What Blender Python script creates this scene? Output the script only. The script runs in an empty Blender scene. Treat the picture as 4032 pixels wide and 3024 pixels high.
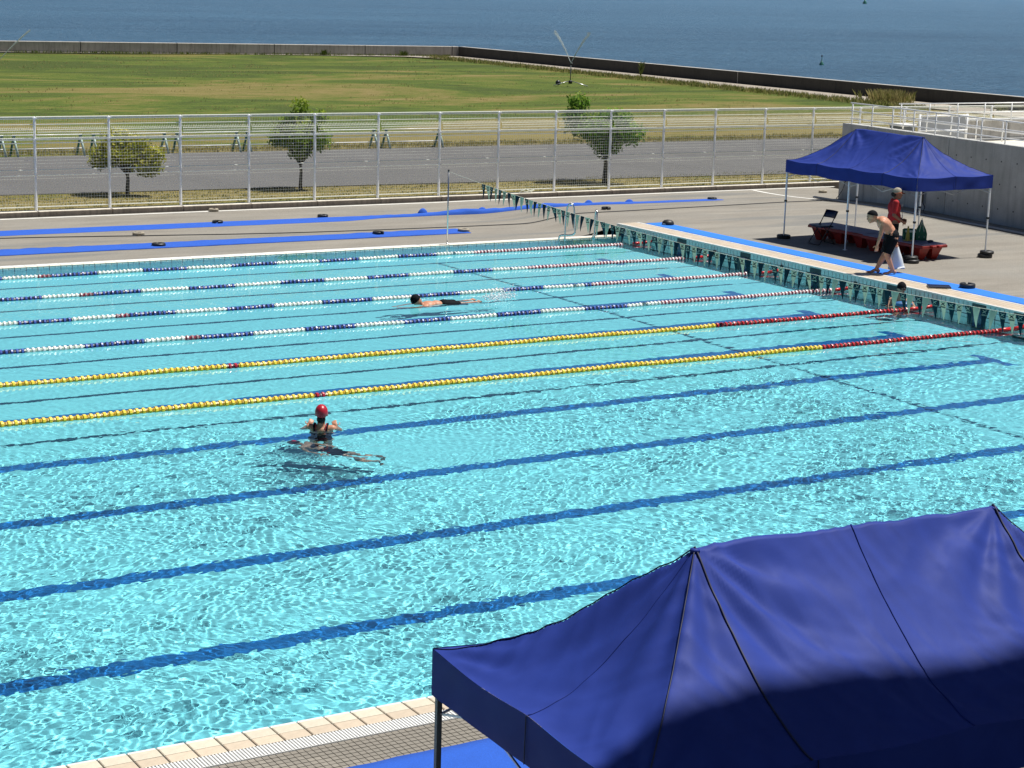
import bpy, bmesh, math, random
import numpy as np
from mathutils import Vector, Matrix, noise
random.seed(7); rng = np.random.default_rng(7)
SC = bpy.context.scene; COL = SC.collection
R = math.radians; PI = math.pi

# ---------------------------------------------------------------- camera
cam = bpy.data.cameras.new('camera'); cam_o = bpy.data.objects.new('camera', cam); COL.objects.link(cam_o); SC.camera = cam_o
cam.sensor_width = 36; cam.lens = 66.73; cam.clip_start = .1; cam.clip_end = 40000
yaw, pitch, roll = R(31.0994), R(12.0178), R(1.653)
_f = Vector((math.sin(yaw)*math.cos(pitch), math.cos(yaw)*math.cos(pitch), -math.sin(pitch)))
_r = Vector((math.cos(yaw), -math.sin(yaw), 0)); _u = _r.cross(_f)
_r2 = _r*math.cos(roll) + _u*math.sin(roll); _u2 = -_r*math.sin(roll) + _u*math.cos(roll)
M = Matrix((_r2, _u2, -_f)).transposed().to_4x4(); M.translation = (-26.947, -38.091, 6.267); cam_o.matrix_world = M
CR = _r.copy()                                   # horizontal direction pointing to the right of the view

# ---------------------------------------------------------------- world, sun, exposure
SUN = Vector((.43, -.07, 1)).normalized()
w = bpy.data.worlds.new('World'); SC.world = w; w.use_nodes = True
sky = w.node_tree.nodes.new('ShaderNodeTexSky'); sky.sky_type = 'NISHITA'; sky.sun_disc = False
sky.sun_elevation = math.asin(SUN.z); sky.sun_rotation = math.atan2(SUN.x, SUN.y)
sky.air_density = .62; sky.dust_density = .35; sky.ozone_density = 1.5
w.node_tree.links.new(sky.outputs[0], w.node_tree.nodes['Background'].inputs[0])
w.node_tree.nodes['Background'].inputs[1].default_value = .052
sl = bpy.data.lights.new('sun', 'SUN'); sl.energy = 5.0; sl.angle = R(.53); sl.color = (1, .965, .9)
sl.cycles.is_caustics_light = True
so = bpy.data.objects.new('sun', sl); COL.objects.link(so); so.rotation_euler = SUN.to_track_quat('Z', 'Y').to_euler(); so.location = (0, 0, 30)
SC.view_settings.view_transform = 'Standard'; SC.view_settings.look = 'None'; SC.view_settings.gamma = 1
SC.view_settings.exposure = .30
SC.cycles.caustics_refractive = True; SC.cycles.caustics_reflective = False
SC.cycles.max_bounces = 10; SC.cycles.transparent_max_bounces = 12

# ---------------------------------------------------------------- helpers
class MB:
    """mesh collector"""
    def __init__(s): s.v = []; s.f = []; s.m = []; s.n = 0
    def add(s, v, f, mi=0):
        b = s.n; s.v.extend([tuple(p) for p in v]); s.n += len(v)
        s.f.extend([tuple(i+b for i in q) for q in f]); s.m.extend([mi]*len(f)); return s
    def box(s, c, d, mi=0, rz=0, M3=None):
        x, y, z = d[0]/2, d[1]/2, d[2]/2
        vs = [Vector(p) for p in ((-x,-y,-z),(x,-y,-z),(x,y,-z),(-x,y,-z),(-x,-y,z),(x,-y,z),(x,y,z),(-x,y,z))]
        if rz: m = Matrix.Rotation(rz, 3, 'Z'); vs = [m@p for p in vs]
        if M3 is not None: vs = [M3@p for p in vs]
        c = Vector(c)
        return s.add([p+c for p in vs], [(3,2,1,0),(4,5,6,7),(0,1,5,4),(1,2,6,5),(2,3,7,6),(3,0,4,7)], mi)
    def ebox(s, c, d, e=.006, mi=0):
        """box with a bevelled top edge"""
        x, y, z = d[0]/2, d[1]/2, d[2]/2; cx, cy, cz = c
        v = []
        for (a, b, k) in ((x, y, -z), (x, y, z-e), (x-e, y-e, z)):
            v += [(cx-a, cy-b, cz+k), (cx+a, cy-b, cz+k), (cx+a, cy+b, cz+k), (cx-a, cy+b, cz+k)]
        f = [(8, 9, 10, 11)]
        for q in (0, 4):
            for i in range(4): f.append((q+i, q+(i+1) % 4, q+4+(i+1) % 4, q+4+i))
        return s.add(v, f, mi)
    def tube(s, pts, r, n=8, mi=0, caps=True, closed=False):
        pts = [Vector(p) for p in pts]; rs = r if hasattr(r, '__len__') else [r]*len(pts)
        vs = []; prev = None; N = len(pts)
        for i, p in enumerate(pts):
            if closed: t = (pts[(i+1) % N]-pts[i-1])
            else: t = (pts[min(i+1, N-1)]-pts[max(i-1, 0)])
            t = t.normalized() if t.length > 1e-9 else Vector((0, 0, 1))
            if prev is None:
                a = Vector((0, 0, 1)) if abs(t.z) < .9 else Vector((1, 0, 0)); u = t.cross(a).normalized()
            else:
                u = (prev - t*prev.dot(t)); u = u.normalized() if u.length > 1e-6 else t.orthogonal().normalized()
            prev = u; v = t.cross(u)
            for k in range(n):
                a = 2*PI*k/n + PI/n; vs.append(p + (u*math.cos(a)+v*math.sin(a))*rs[i])
        f = []
        for i in range(N-1 if not closed else N):
            j = (i+1) % N
            for k in range(n): f.append((i*n+k, i*n+(k+1) % n, j*n+(k+1) % n, j*n+k))
        if caps and not closed: f.append(tuple(range(n))[::-1]); f.append(tuple((N-1)*n+k for k in range(n)))
        return s.add(vs, f, mi)
    def lathe(s, prof, c=(0, 0, 0), n=16, mi=0, axis='z', capb=True, capt=True):
        vs = []; c = Vector(c)
        for (r, z) in prof:
            for k in range(n):
                a = 2*PI*k/n; q = (r*math.cos(a), r*math.sin(a), z)
                if axis == 'x': q = (q[2], q[0], q[1])
                if axis == 'y': q = (q[1], q[2], q[0])
                vs.append(Vector(q)+c)
        f = []
        for i in range(len(prof)-1):
            for k in range(n): f.append((i*n+k, i*n+(k+1) % n, (i+1)*n+(k+1) % n, (i+1)*n+k))
        if capb: f.append(tuple(range(n))[::-1])
        if capt: f.append(tuple((len(prof)-1)*n+k for k in range(n)))
        return s.add(vs, f, mi)
    def ell(s, c, r, nu=12, nv=8, mi=0, M3=None):
        vs = []; c = Vector(c)
        for j in range(nv+1):
            t = PI*j/nv
            for i in range(nu):
                a = 2*PI*i/nu; p = Vector((r[0]*math.sin(t)*math.cos(a), r[1]*math.sin(t)*math.sin(a), r[2]*math.cos(t)))
                if M3 is not None: p = M3@p
                vs.append(p+c)
        f = [(j*nu+i, (j+1)*nu+i, (j+1)*nu+(i+1) % nu, j*nu+(i+1) % nu) for j in range(nv) for i in range(nu)]
        return s.add(vs, f, mi)
    def mesh(s, name, mats, smooth=False):
        me = bpy.data.meshes.new(name); me.from_pydata([tuple(p) for p in s.v], [], s.f)
        for m in (mats if isinstance(mats, (list, tuple)) else [mats]): me.materials.append(m)
        if any(s.m): me.polygons.foreach_set('material_index', s.m)
        if smooth: me.shade_smooth()
        me.update(); return me
    def build(s, name, mats, parent=None, smooth=False, loc=None, auto=False):
        me = s.mesh(name, mats, smooth)
        if auto: me.shade_smooth(); me.set_sharp_from_angle(angle=R(35))
        return link(name, me, parent, loc)
def link(name, me, parent=None, loc=None, rz=0):
    o = bpy.data.objects.new(name, me); COL.objects.link(o)
    if parent is not None: o.parent = parent
    if loc is not None: o.location = loc
    if rz: o.rotation_euler.z = rz
    return o
def tag(o, label, cat, group=None, kind=None):
    if label: o['label'] = label
    if cat: o['category'] = cat
    if group: o['group'] = group
    if kind: o['kind'] = kind
    return o
def thing(name, label, cat, loc=(0, 0, 0), rz=0, group=None):
    o = bpy.data.objects.new(name, None); COL.objects.link(o); o.location = loc; o.rotation_euler.z = rz
    o.empty_display_size = .2
    return tag(o, label, cat, group)
def copy_thing(root, loc, rz=0, label=None, group=None):
    r = root.copy(); COL.objects.link(r); r.location = loc; r.rotation_euler.z = rz
    if label: r['label'] = label
    if group: r['group'] = group
    for ch in root.children:
        c = ch.copy(); COL.objects.link(c); c.parent = r
        for g in ch.children:
            d = g.copy(); COL.objects.link(d); d.parent = c
    return r
def struct(o): o['kind'] = 'structure'; return o
def np_mesh(name, V, F, mats, smooth=True):
    me = bpy.data.meshes.new(name); V = np.asarray(V, np.float32); F = np.asarray(F, np.int32); k = F.shape[1]
    me.vertices.add(len(V)); me.vertices.foreach_set('co', V.ravel())
    me.loops.add(F.size); me.loops.foreach_set('vertex_index', F.ravel())
    me.polygons.add(len(F)); me.polygons.foreach_set('loop_start', np.arange(len(F), dtype=np.int32)*k)
    me.update(calc_edges=True)
    for m in (mats if isinstance(mats, (list, tuple)) else [mats]): me.materials.append(m)
    if smooth: me.shade_smooth()
    me.validate(); return me
def grid_mesh(name, xs, ys, zf, mat, smooth=True):
    gx, gy = np.meshgrid(xs, ys); gz = zf(gx, gy); V = np.stack([gx, gy, gz], -1).reshape(-1, 3); nx = len(xs); ny = len(ys)
    i = np.arange(ny-1)[:, None]*nx+np.arange(nx-1)[None]
    return np_mesh(name, V, np.stack([i, i+1, i+nx+1, i+nx], -1).reshape(-1, 4), mat, smooth)

# ---------------------------------------------------------------- materials
class NT:
    def __init__(s, name):
        s.m = bpy.data.materials.new(name); s.m.use_nodes = True; s.t = s.m.node_tree; s.b = s.t.nodes['Principled BSDF']
        s.out = s.t.nodes['Material Output']; s._c = None
    def n(s, ty, **kw):
        q = s.t.nodes.new(ty)
        for k, v in kw.items():
            if k in q.inputs: q.inputs[k].default_value = v
            else: setattr(q, k, v)
        return q
    def l(s, a, b): s.t.links.new(a, b)
    @property
    def co(s):
        if s._c is None: s._c = s.n('ShaderNodeTexCoord').outputs['Object']
        return s._c
    def mapping(s, scale=(1, 1, 1), rot=(0, 0, 0), src=None):
        q = s.n('ShaderNodeMapping'); q.inputs['Scale'].default_value = scale; q.inputs['Rotation'].default_value = rot
        s.l(src or s.co, q.inputs['Vector']); return q.outputs[0]
    def noise(s, scale, detail=4, rough=.55, src=None, dist=0):
        q = s.n('ShaderNodeTexNoise', Scale=scale, Detail=detail, Roughness=rough, Distortion=dist); s.l(src or s.co, q.inputs['Vector']); return q.outputs['Fac']
    def ramp(s, fac, stops):
        q = s.n('ShaderNodeValToRGB'); e = q.color_ramp.elements
        while len(e) < len(stops): e.new(.5)
        for k, (p, c) in zip(e, stops): k.position = p; k.color = (*c, 1) if len(c) == 3 else c
        s.l(fac, q.inputs[0]); return q.outputs['Color']
    def mix(s, fac, a, b, mode='MIX'):
        q = s.n('ShaderNodeMix', data_type='RGBA', blend_type=mode)
        for inp, v in ((q.inputs[0], fac), (q.inputs[6], a), (q.inputs[7], b)):
            if isinstance(v, (int, float)): inp.default_value = v
            elif isinstance(v, tuple): inp.default_value = (*v, 1)
            else: s.l(v, inp)
        return q.outputs[2]
    def math(s, op, a, b=0):
        q = s.n('ShaderNodeMath', operation=op)
        for i, v in ((0, a), (1, b)):
            if isinstance(v, (int, float)): q.inputs[i].default_value = v
            else: s.l(v, q.inputs[i])
        return q.outputs[0]
    def color(s, c):
        if isinstance(c, tuple): s.b.inputs['Base Color'].default_value = (*c, 1)
        else: s.l(c, s.b.inputs['Base Color'])
    def bump(s, h, strength=.3, dist=.01):
        q = s.n('ShaderNodeBump', Strength=strength, Distance=dist); s.l(h, q.inputs['Height']); s.l(q.outputs[0], s.b.inputs['Normal'])
    def rough(s, v):
        if isinstance(v, (int, float)): s.b.inputs['Roughness'].default_value = v
        else: s.l(v, s.b.inputs['Roughness'])
def simple(name, c, ro=.55, var=.12, sc=8, metal=0, bump=0, bs=60):
    t = NT(name); nz = t.noise(sc, 4)
    lo = tuple(x*(1-var) for x in c); hi = tuple(min(1, x*(1+var)) for x in c)
    t.color(t.ramp(nz, [(.3, lo), (.7, hi)])); t.rough(ro); t.b.inputs['Metallic'].default_value = metal
    if bump: t.bump(t.noise(bs, 3), bump, .004)
    return t.m
def rnd_tint(t, col, amt=.12):
    """small per-object brightness variation"""
    oi = t.n('ShaderNodeObjectInfo'); h = t.n('ShaderNodeHueSaturation')
    v = t.math('MULTIPLY_ADD', oi.outputs['Random'], amt*2); t.t.nodes[-1].inputs[2].default_value = 1-amt
    t.l(v, h.inputs['Value']); t.l(col, h.inputs['Color']); return h.outputs[0]

def deck_material():
    t = NT('deck_concrete')
    a = t.noise(1.1, 5, .6, t.mapping((.35, 1.6, 1), (0, 0, R(20)))); b = t.noise(.32, 4, .6); c = t.noise(38, 3)
    col = t.ramp(a, [(.25, (.20, .182, .152)), (.5, (.285, .262, .222)), (.75, (.375, .35, .30))])
    col = t.mix(t.ramp(b, [(.45, (0, 0, 0)), (.7, (.55, .55, .55))]), col, (.27, .27, .25))
    st = t.noise(.9, 3, .5, t.mapping((.16, 1.2, 1), (0, 0, R(-62))))
    col = t.mix(t.ramp(st, [(.58, (0, 0, 0)), (.66, (.75, .75, .75))]), col, (.17, .18, .18))
    col = t.mix(.25, col, t.ramp(c, [(.3, (.12, .11, .09)), (.7, (.42, .38, .32))]))
    # fine anti-slip grid of the sheet flooring
    br = t.n('ShaderNodeTexBrick', Scale=1, offset=0, squash=1); br.inputs['Mortar Size'].default_value = .008; br.inputs['Brick Width'].default_value = .052; br.inputs['Row Height'].default_value = .052
    br.inputs['Color1'].default_value = (1, 1, 1, 1); br.inputs['Color2'].default_value = (.93, .93, .93, 1); br.inputs['Mortar'].default_value = (.62, .6, .58, 1)
    t.l(t.co, br.inputs['Vector']); col = t.mix(.8, col, br.outputs['Color'], 'MULTIPLY')
    t.color(col); t.rough(.75); t.bump(c, .25, .004); return t.m
def concrete(name, c, streak=.5, sc=1.5, joint=0):
    t = NT(name); a = t.noise(sc, 6, .65); s = t.noise(3.2, 4, .6, t.mapping((2.2, 2.2, .22)))
    g = t.noise(45, 3); lo = tuple(x*.72 for x in c); hi = tuple(x*1.2 for x in c)
    col = t.ramp(a, [(.3, lo), (.7, hi)])
    col = t.mix(t.ramp(s, [(.48, (0, 0, 0)), (.72, (streak,)*3)]), col, tuple(x*.35 for x in c))
    col = t.mix(.18, col, t.ramp(g, [(.35, tuple(x*.5 for x in c)), (.65, tuple(x*1.5 for x in c))]))
    t.color(col); t.rough(.85); t.bump(g, .3, .006); return t.m
def asphalt():
    t = NT('asphalt'); a = t.noise(120, 3); b = t.noise(.35, 5, .6, t.mapping((1, .4, 1)))
    col = t.ramp(b, [(.3, (.085, .082, .080)), (.7, (.122, .118, .115))]); col = t.mix(.35, col, t.ramp(a, [(.3, (.05, .05, .05)), (.7, (.18, .175, .17))]))
    t.color(col); t.rough(.85); t.bump(a, .4, .004); return t.m
def grass_mat(name, base=1.0):
    t = NT(name)
    band = t.noise(.085, 7, .66, t.mapping((.55, 1.35, 1), (0, 0, R(24))), 1.2)
    fine = t.noise(.95, 7, .8, t.mapping((.5, 1.7, 1), (0, 0, R(24)))); ff = t.noise(9, 4, .75)
    g1 = (.045, .098, .010); g2 = (.085, .130, .015); dry = (.24, .175, .07); dk = (.020, .052, .009)
    sx = t.n('ShaderNodeSeparateXYZ'); t.l(t.co, sx.inputs[0])
    yy = t.math('MULTIPLY_ADD', sx.outputs['X'], .12); t.t.nodes[-1].inputs[2].default_value = 0
    yv = t.math('SUBTRACT', sx.outputs['Y'], t.math('MULTIPLY', sx.outputs['X'], .35))
    mr = t.n('ShaderNodeMapRange'); t.l(yv, mr.inputs[0]); mr.inputs[1].default_value = 24; mr.inputs[2].default_value = 92
    prof = t.ramp(mr.outputs[0], [(0, (.95, .95, .95)), (.03, (.86, .86, .86)), (.07, (.70, .70, .70)), (.16, (.36, .36, .36)), (.30, (.50, .50, .50)), (.42, (.60, .60, .60)), (.55, (.50, .50, .50)), (.72, (.40, .40, .40)), (.9, (.44, .44, .44)), (1, (.5, .5, .5))])
    pf_ = t.math('MULTIPLY_ADD', prof, .62); t.t.nodes[-1].inputs[2].default_value = .19
    mix_ = t.math('ADD', pf_, t.math('MULTIPLY', t.math('SUBTRACT', band, .5), 1.85)); mix_ = t.math('ADD', mix_, t.math('MULTIPLY', t.math('SUBTRACT', fine, .5), .85))
    col = t.ramp(mix_, [(.34, dk), (.42, g1), (.50, g2), (.58, (.145, .14, .035)), (.70, dry), (.84, (.26, .20, .09))])
    col = t.mix(t.ramp(fine, [(.30, (.55, .55, .55)), (.44, (0, 0, 0))]), col, dk)
    col = t.mix(.42, col, t.ramp(ff, [(.3, (.02, .045, .006)), (.7, (.20, .19, .06))]))
    t.color(col); t.rough(.95); t.b.inputs['Specular IOR Level'].default_value = .15; t.bump(ff, .6, .05); return t.m
def water_mat():
    t = NT('pool_water'); t.t.nodes.remove(t.b)
    g = t.n('ShaderNodeBsdfGlass', IOR=1.333, Roughness=0.0); g.inputs['Color'].default_value = (.93, 1, 1, 1)
    t.l(g.outputs[0], t.out.inputs[0]); return t.m
def sea_mat():
    t = NT('sea_water')
    m1 = t.mapping((1, 1, 1)); v = t.n('ShaderNodeTexNoise', Scale=.42, Detail=7, Roughness=.66, Distortion=.5); t.l(t.mapping((1, 1.8, 1), (0, 0, R(-25))), v.inputs['Vector'])
    v2 = t.noise(.05, 5, .6, t.mapping((.35, 1.4, 1), (0, 0, R(-31)))); v3 = t.noise(.010, 4, .6, t.mapping((.2, 1.6, 1), (0, 0, R(-31))))
    col = t.ramp(v2, [(.3, (.052, .132, .225)), (.7, (.080, .186, .30))])
    col = t.mix(t.ramp(v3, [(.4, (0, 0, 0)), (.7, (.5, .5, .5))]), col, (.10, .23, .36))
    t.color(col); t.rough(.3); t.b.inputs['IOR'].default_value = 1.333; t.b.inputs['Specular IOR Level'].default_value = .5
    t.bump(t.math('ADD', v.outputs[0], t.math('MULTIPLY', v2, 1.5)), 1.0, 2.2); return t.m
def tile_mat(name, c, ro=.25, amt=.08):
    t = NT(name); nz = t.noise(25, 3); col = t.ramp(nz, [(.3, tuple(x*.93 for x in c)), (.7, tuple(min(1, x*1.05) for x in c))])
    t.color(rnd_tint(t, col, amt)); t.rough(ro); return t.m
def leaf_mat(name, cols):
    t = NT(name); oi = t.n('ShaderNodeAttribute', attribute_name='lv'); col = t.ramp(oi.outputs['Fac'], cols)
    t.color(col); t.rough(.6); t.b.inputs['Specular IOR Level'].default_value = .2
    tr = t.n('ShaderNodeBsdfTranslucent'); t.l(col, tr.inputs[0]); mx = t.n('ShaderNodeMixShader'); mx.inputs[0].default_value = .42
    t.l(t.b.outputs[0], mx.inputs[1]); t.l(tr.outputs[0], mx.inputs[2]); t.l(mx.outputs[0], t.out.inputs[0]); return t.m
def fabric(name, c, ro=.38):
    t = NT(name); wv = t.noise(420, 2); cr = t.noise(4.5, 4, .55, t.mapping((1, .45, 1), (0, 0, R(35))), .5); big = t.noise(2.0, 4, .6, None, 1.0)
    t.color(t.ramp(big, [(.3, tuple(x*.9 for x in c)), (.7, tuple(x*1.1 for x in c))])); t.rough(t.ramp(cr, [(.3, (ro-.03,)*3), (.7, (ro+.07,)*3)]))
    t.b.inputs['Specular IOR Level'].default_value = .13
    t.bump(t.math('ADD', t.math('MULTIPLY', cr, 1.0), t.math('MULTIPLY', wv, .02)), .16, .012); return t.m
def mat_fabric(name, c):
    t = NT(name); a = t.noise(160, 3, .7); b = t.noise(5, 4)
    col = t.ramp(a, [(.3, tuple(x*.7 for x in c)), (.7, tuple(x*1.25 for x in c))]); col = t.mix(t.ramp(b, [(.4, (0, 0, 0)), (.75, (.3,)*3)]), col, tuple(x*.75 for x in c))
    t.color(col); t.rough(.9); t.bump(a, .5, .006); return t.m
def skin_mat(name, c):
    t = NT(name); a = t.noise(7, 4); t.color(t.ramp(a, [(.3, tuple(x*.85 for x in c)), (.7, tuple(x*1.1 for x in c))])); t.rough(.45); t.b.inputs['Subsurface Weight'].default_value = 0; return t.m

def cloth_thin(name, c, k):
    t = NT(name); t.color(c); t.rough(.7); t.b.inputs['Specular IOR Level'].default_value = .2
    tr = t.n('ShaderNodeBsdfTranslucent'); tr.inputs[0].default_value = (*c, 1); mx = t.n('ShaderNodeMixShader'); mx.inputs[0].default_value = k
    t.l(t.b.outputs[0], mx.inputs[1]); t.l(tr.outputs[0], mx.inputs[2]); t.l(mx.outputs[0], t.out.inputs[0]); return t.m
Mt = dict(
 deck=deck_material(), asphalt=asphalt(), grass=grass_mat('field_grass'), water=water_mat(), sea=sea_mat(),
 curb=concrete('curb_concrete', (.24, .20, .16), .85, 2.5), curbtop=concrete('curb_top', (.70, .66, .56), .3, 2.5), seawall=concrete('seawall_concrete', (.38, .35, .31), .75, .7), seawall_top=concrete('seawall_top', (.5, .48, .44), .2, 1), darkwall=concrete('weathered_shaded_seawall', (.055, .05, .042), .5, .8),  # darkwall: algae plus the shade of the backlit face, both in the colour
 wall=concrete('wall_concrete', (.50, .50, .485), .45, .8), stained=concrete('stained_concrete', (.5, .48, .45), .9, 2.5), gravel=concrete('gravel_path', (.33, .29, .24), .1, 3),
 white=simple('white_paint', (.74, .74, .72), .5, .06), whitemetal=simple('white_coated_steel', (.90, .91, .92), .3, .05), wire=simple('white_wire', (.82, .83, .74), .45, .05),
 line=simple('white_line_paint', (.72, .71, .67), .7, .12, 5), steel=simple('stainless_steel', (.62, .62, .62), .22, .05, metal=1), alu=simple('aluminium_tube', (.55, .56, .58), .35, .06, metal=.7),
 darktube=simple('grey_coated_tube', (.10, .115, .12), .4, .1), black=simple('black_rubber', (.015, .016, .018), .5, .3, 20, bump=.3), beige=simple('weathered_concrete_weight', (.34, .30, .23), .85, .25, 12, bump=.4),
 blackplastic=simple('black_plastic', (.012, .014, .018), .4, .2), grime=simple('dark_groove', (.05, .05, .05), .9, .2),
 bottom=tile_mat('pool_bottom_tile', (.27, .85, .99), .4, 0), walltile=tile_mat('pool_wall_tile', (.55, .88, .95), .2, .06), endtile=tile_mat('pool_end_tile', (.66, .72, .70), .2, .06),
 grout=simple('dark_grout', (.07, .085, .09), .9, .1), navytile=tile_mat('navy_tile', (.012, .035, .10), .2, .1), lane=tile_mat('lane_blue_tile', (.008, .15, .46), .35, 0),
 coping=tile_mat('beige_coping_tile', (.60, .50, .38), .35, .07), copingw=tile_mat('white_coping_tile', (.74, .73, .69), .35, .05), copingc=tile_mat('cream_coping_tile', (.64, .58, .46), .35, .06),
 grate=simple('white_grate', (.78, .78, .76), .4, .04), mosaic=tile_mat('grey_mosaic_tile', (.27, .245, .205), .45, .12), mosaicl=tile_mat('pale_mosaic_tile', (.46, .43, .36), .45, .1),
 blue=fabric('blue_canopy_fabric', (.022, .043, .24), .60), seam=simple('dark_seam_tape', (.006, .010, .05), .6, .1), bluemat=mat_fabric('blue_mat', (.014, .095, .50)), bluemat2=mat_fabric('bright_blue_mat', (.020, .19, .72)),
 red=simple('red_plastic', (.55, .018, .02), .3, .1), crimson=simple('crimson_plastic', (.42, .012, .03), .3, .1), yellow=simple('yellow_plastic', (.85, .62, .04), .5, .08), fwhite=simple('white_float_plastic', (.80, .80, .78), .3, .04), fblue=simple('blue_float_plastic', (.015, .05, .22), .3, .1), fdark=simple('dark_float_core', (.20, .012, .03), .4, .3),
 fpink=simple('dark_red_float', (.33, .22, .24), .35, .2), core_y=simple('ochre_float_core', (.52, .33, .02), .4, .2), core_w=simple('grey_float_core', (.42, .5, .42), .4, .1), core_b=simple('navy_float_core', (.006, .012, .045), .4, .1), core_r=simple('maroon_float_core', (.10, .006, .012), .4, .2),
 frose=simple('off_white_float_plastic', (.74, .58, .58), .35, .08), fcyan=simple('pale_blue_float_plastic', (.05, .10, .38), .35, .06),
 bench_top=simple('dusty_purple_plastic', (.24, .21, .29), .5, .15, 6), bench_red=simple('dark_red_plastic', (.30, .018, .012), .4, .2), penn_g=cloth_thin('dark_teal_pennant', (.008, .045, .07), .25), penn_w=cloth_thin('cream_pennant', (.72, .76, .62), .36),
 skin=skin_mat('tanned_skin', (.56, .27, .17)), skin3=skin_mat('shaded_skin', (.34, .22, .16)), skin2=skin_mat('fair_skin', (.48, .27, .185)), skin_dk=skin_mat('brown_skin', (.27, .13, .08)), hair=simple('black_hair', (.008, .007, .007), .5, .2), blackcloth=simple('black_swim_fabric', (.005, .006, .009), .85, .2, 10, bump=.2), cap_dred=simple('dark_red_swim_cap', (.20, .008, .02), .4, .1), cap_red=simple('red_swim_cap', (.42, .012, .03), .35, .1), redshirt=simple('red_shirt_fabric', (.42, .012, .015), .8, .15, 8, bump=.4), bag=simple('white_plastic_bag', (.72, .76, .78), .35, .06), greenbag=simple('green_bag_fabric', (.012, .12, .06), .7, .1), cream=simple('cream_print', (.6, .62, .52), .7, .05), yellowm=simple('mustard_plastic', (.42, .32, .05), .5, .1), trunk=simple('tree_bark', (.05, .04, .032), .9, .3, 30, bump=.6),
 cap_org=simple('orange_cap_fabric', (.55, .17, .08), .8, .1), greenm=simple('green_painted_steel', (.02, .16, .11), .45, .15), pale_green=simple('pale_green_painted_steel', (.42, .55, .50), .45, .1), buoy=simple('green_buoy_paint', (.01, .13, .09), .5, .15), greypanel=simple('grey_metal_panel', (.33, .35, .38), .5, .08), roof=simple('grey_roof_metal', (.3, .3, .3), .6, .05), navyplastic=simple('navy_plastic', (.008, .016, .05), .4, .15), bluedk=simple('blue_float_vest', (.02, .12, .30), .5, .1), cord=simple('dark_cord', (.04, .042, .045), .7, .1), lip=simple('lip_colour', (.25, .06, .05), .5, .1),
 leaf1=leaf_mat('leaf_yellow_green', [(0, (.12, .16, .015)), (.5, (.40, .42, .05)), (1, (.80, .66, .14))]), leaf2=leaf_mat('leaf_green', [(0, (.07, .13, .012)), (.5, (.24, .36, .04)), (1, (.55, .55, .09))]), leaf3=leaf_mat('leaf_dark_green', [(0, (.05, .12, .012)), (.5, (.17, .33, .04)), (1, (.46, .52, .09))]),
 blade=leaf_mat('grass_blade', [(0, (.06, .10, .015)), (.5, (.14, .17, .035)), (1, (.45, .37, .17))]), drop=simple('water_spray_drops', (.85, .88, .9), .2, .02))

for k_ in ('blackcloth', 'hair', 'navyplastic', 'skin', 'skin2', 'skin_dk'): Mt[k_].node_tree.nodes['Principled BSDF'].inputs['Specular IOR Level'].default_value = .15 if k_ in ('blackcloth',) else .3
# ================================================================ LARGE STRUCTURE
POOL_X0 = -50.; NEAR = -24.10; FAR = 1.386; D = -1.15
# ---- pool basin ------------------------------------------------
b = MB(); b.add([(POOL_X0, NEAR, D), (0, NEAR, D), (0, FAR, D), (POOL_X0, FAR, D)], [(0, 1, 2, 3)])
bot = b.build('pool_floor', Mt['bottom']); struct(bot); bot.cycles.is_caustics_receiver = True
def wall_sheet(name, p, q, z0, z1, m, back):
    """solid wall from p to q with thickness towards back"""
    b = MB(); p = Vector(p); q = Vector(q); k = Vector(back)
    vs = [(*(p), z0), (*(q), z0), (*(q+k), z0), (*(p+k), z0), (*p, z1), (*q, z1), (*(q+k), z1), (*(p+k), z1)]
    b.add(vs, [(0, 1, 5, 4), (1, 2, 6, 5), (2, 3, 7, 6), (3, 0, 4, 7), (4, 5, 6, 7), (3, 2, 1, 0)])
    o = b.build(name, m); struct(o); o.cycles.is_caustics_receiver = True; return o
G = .006
endw = wall_sheet('pool_end_wall', (G, NEAR-.6), (G, FAR+.28), D, .285, Mt['grout'], (.66, 0))
farw = wall_sheet('pool_far_wall', (POOL_X0, FAR+G), (G-.002, FAR+G), D, .004, Mt['grout'], (0, .27))
nearw = wall_sheet('pool_near_wall', (POOL_X0, NEAR-G), (G-.002, NEAR-G), D, .0, Mt['walltile'], (0, -.36))
# lane lines on the floor (T marks 2 m from the end wall)
for i in range(10):
    y = -1.25-2.5*i+.12
    b = MB(); z = D+.004
    b.add([(POOL_X0+2, y-.15, z), (-2.15, y-.15, z), (-2.15, y+.15, z), (POOL_X0+2, y+.15, z)], [(0, 1, 2, 3)])
    b.add([(-2.15, y-.5, z), (-1.9, y-.5, z), (-1.9, y+.5, z), (-2.15, y+.5, z)], [(0, 1, 2, 3)])
    o = b.build('lane_line', Mt['lane']); struct(o); o.cycles.is_caustics_receiver = True
    if i < 5:
        b = MB(); b.box((-.002, y, -.43), (.012, .25, 1.18)); o = b.build('lane_target_mark', Mt['navytile'], endw); o.cycles.is_caustics_receiver = True
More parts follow.
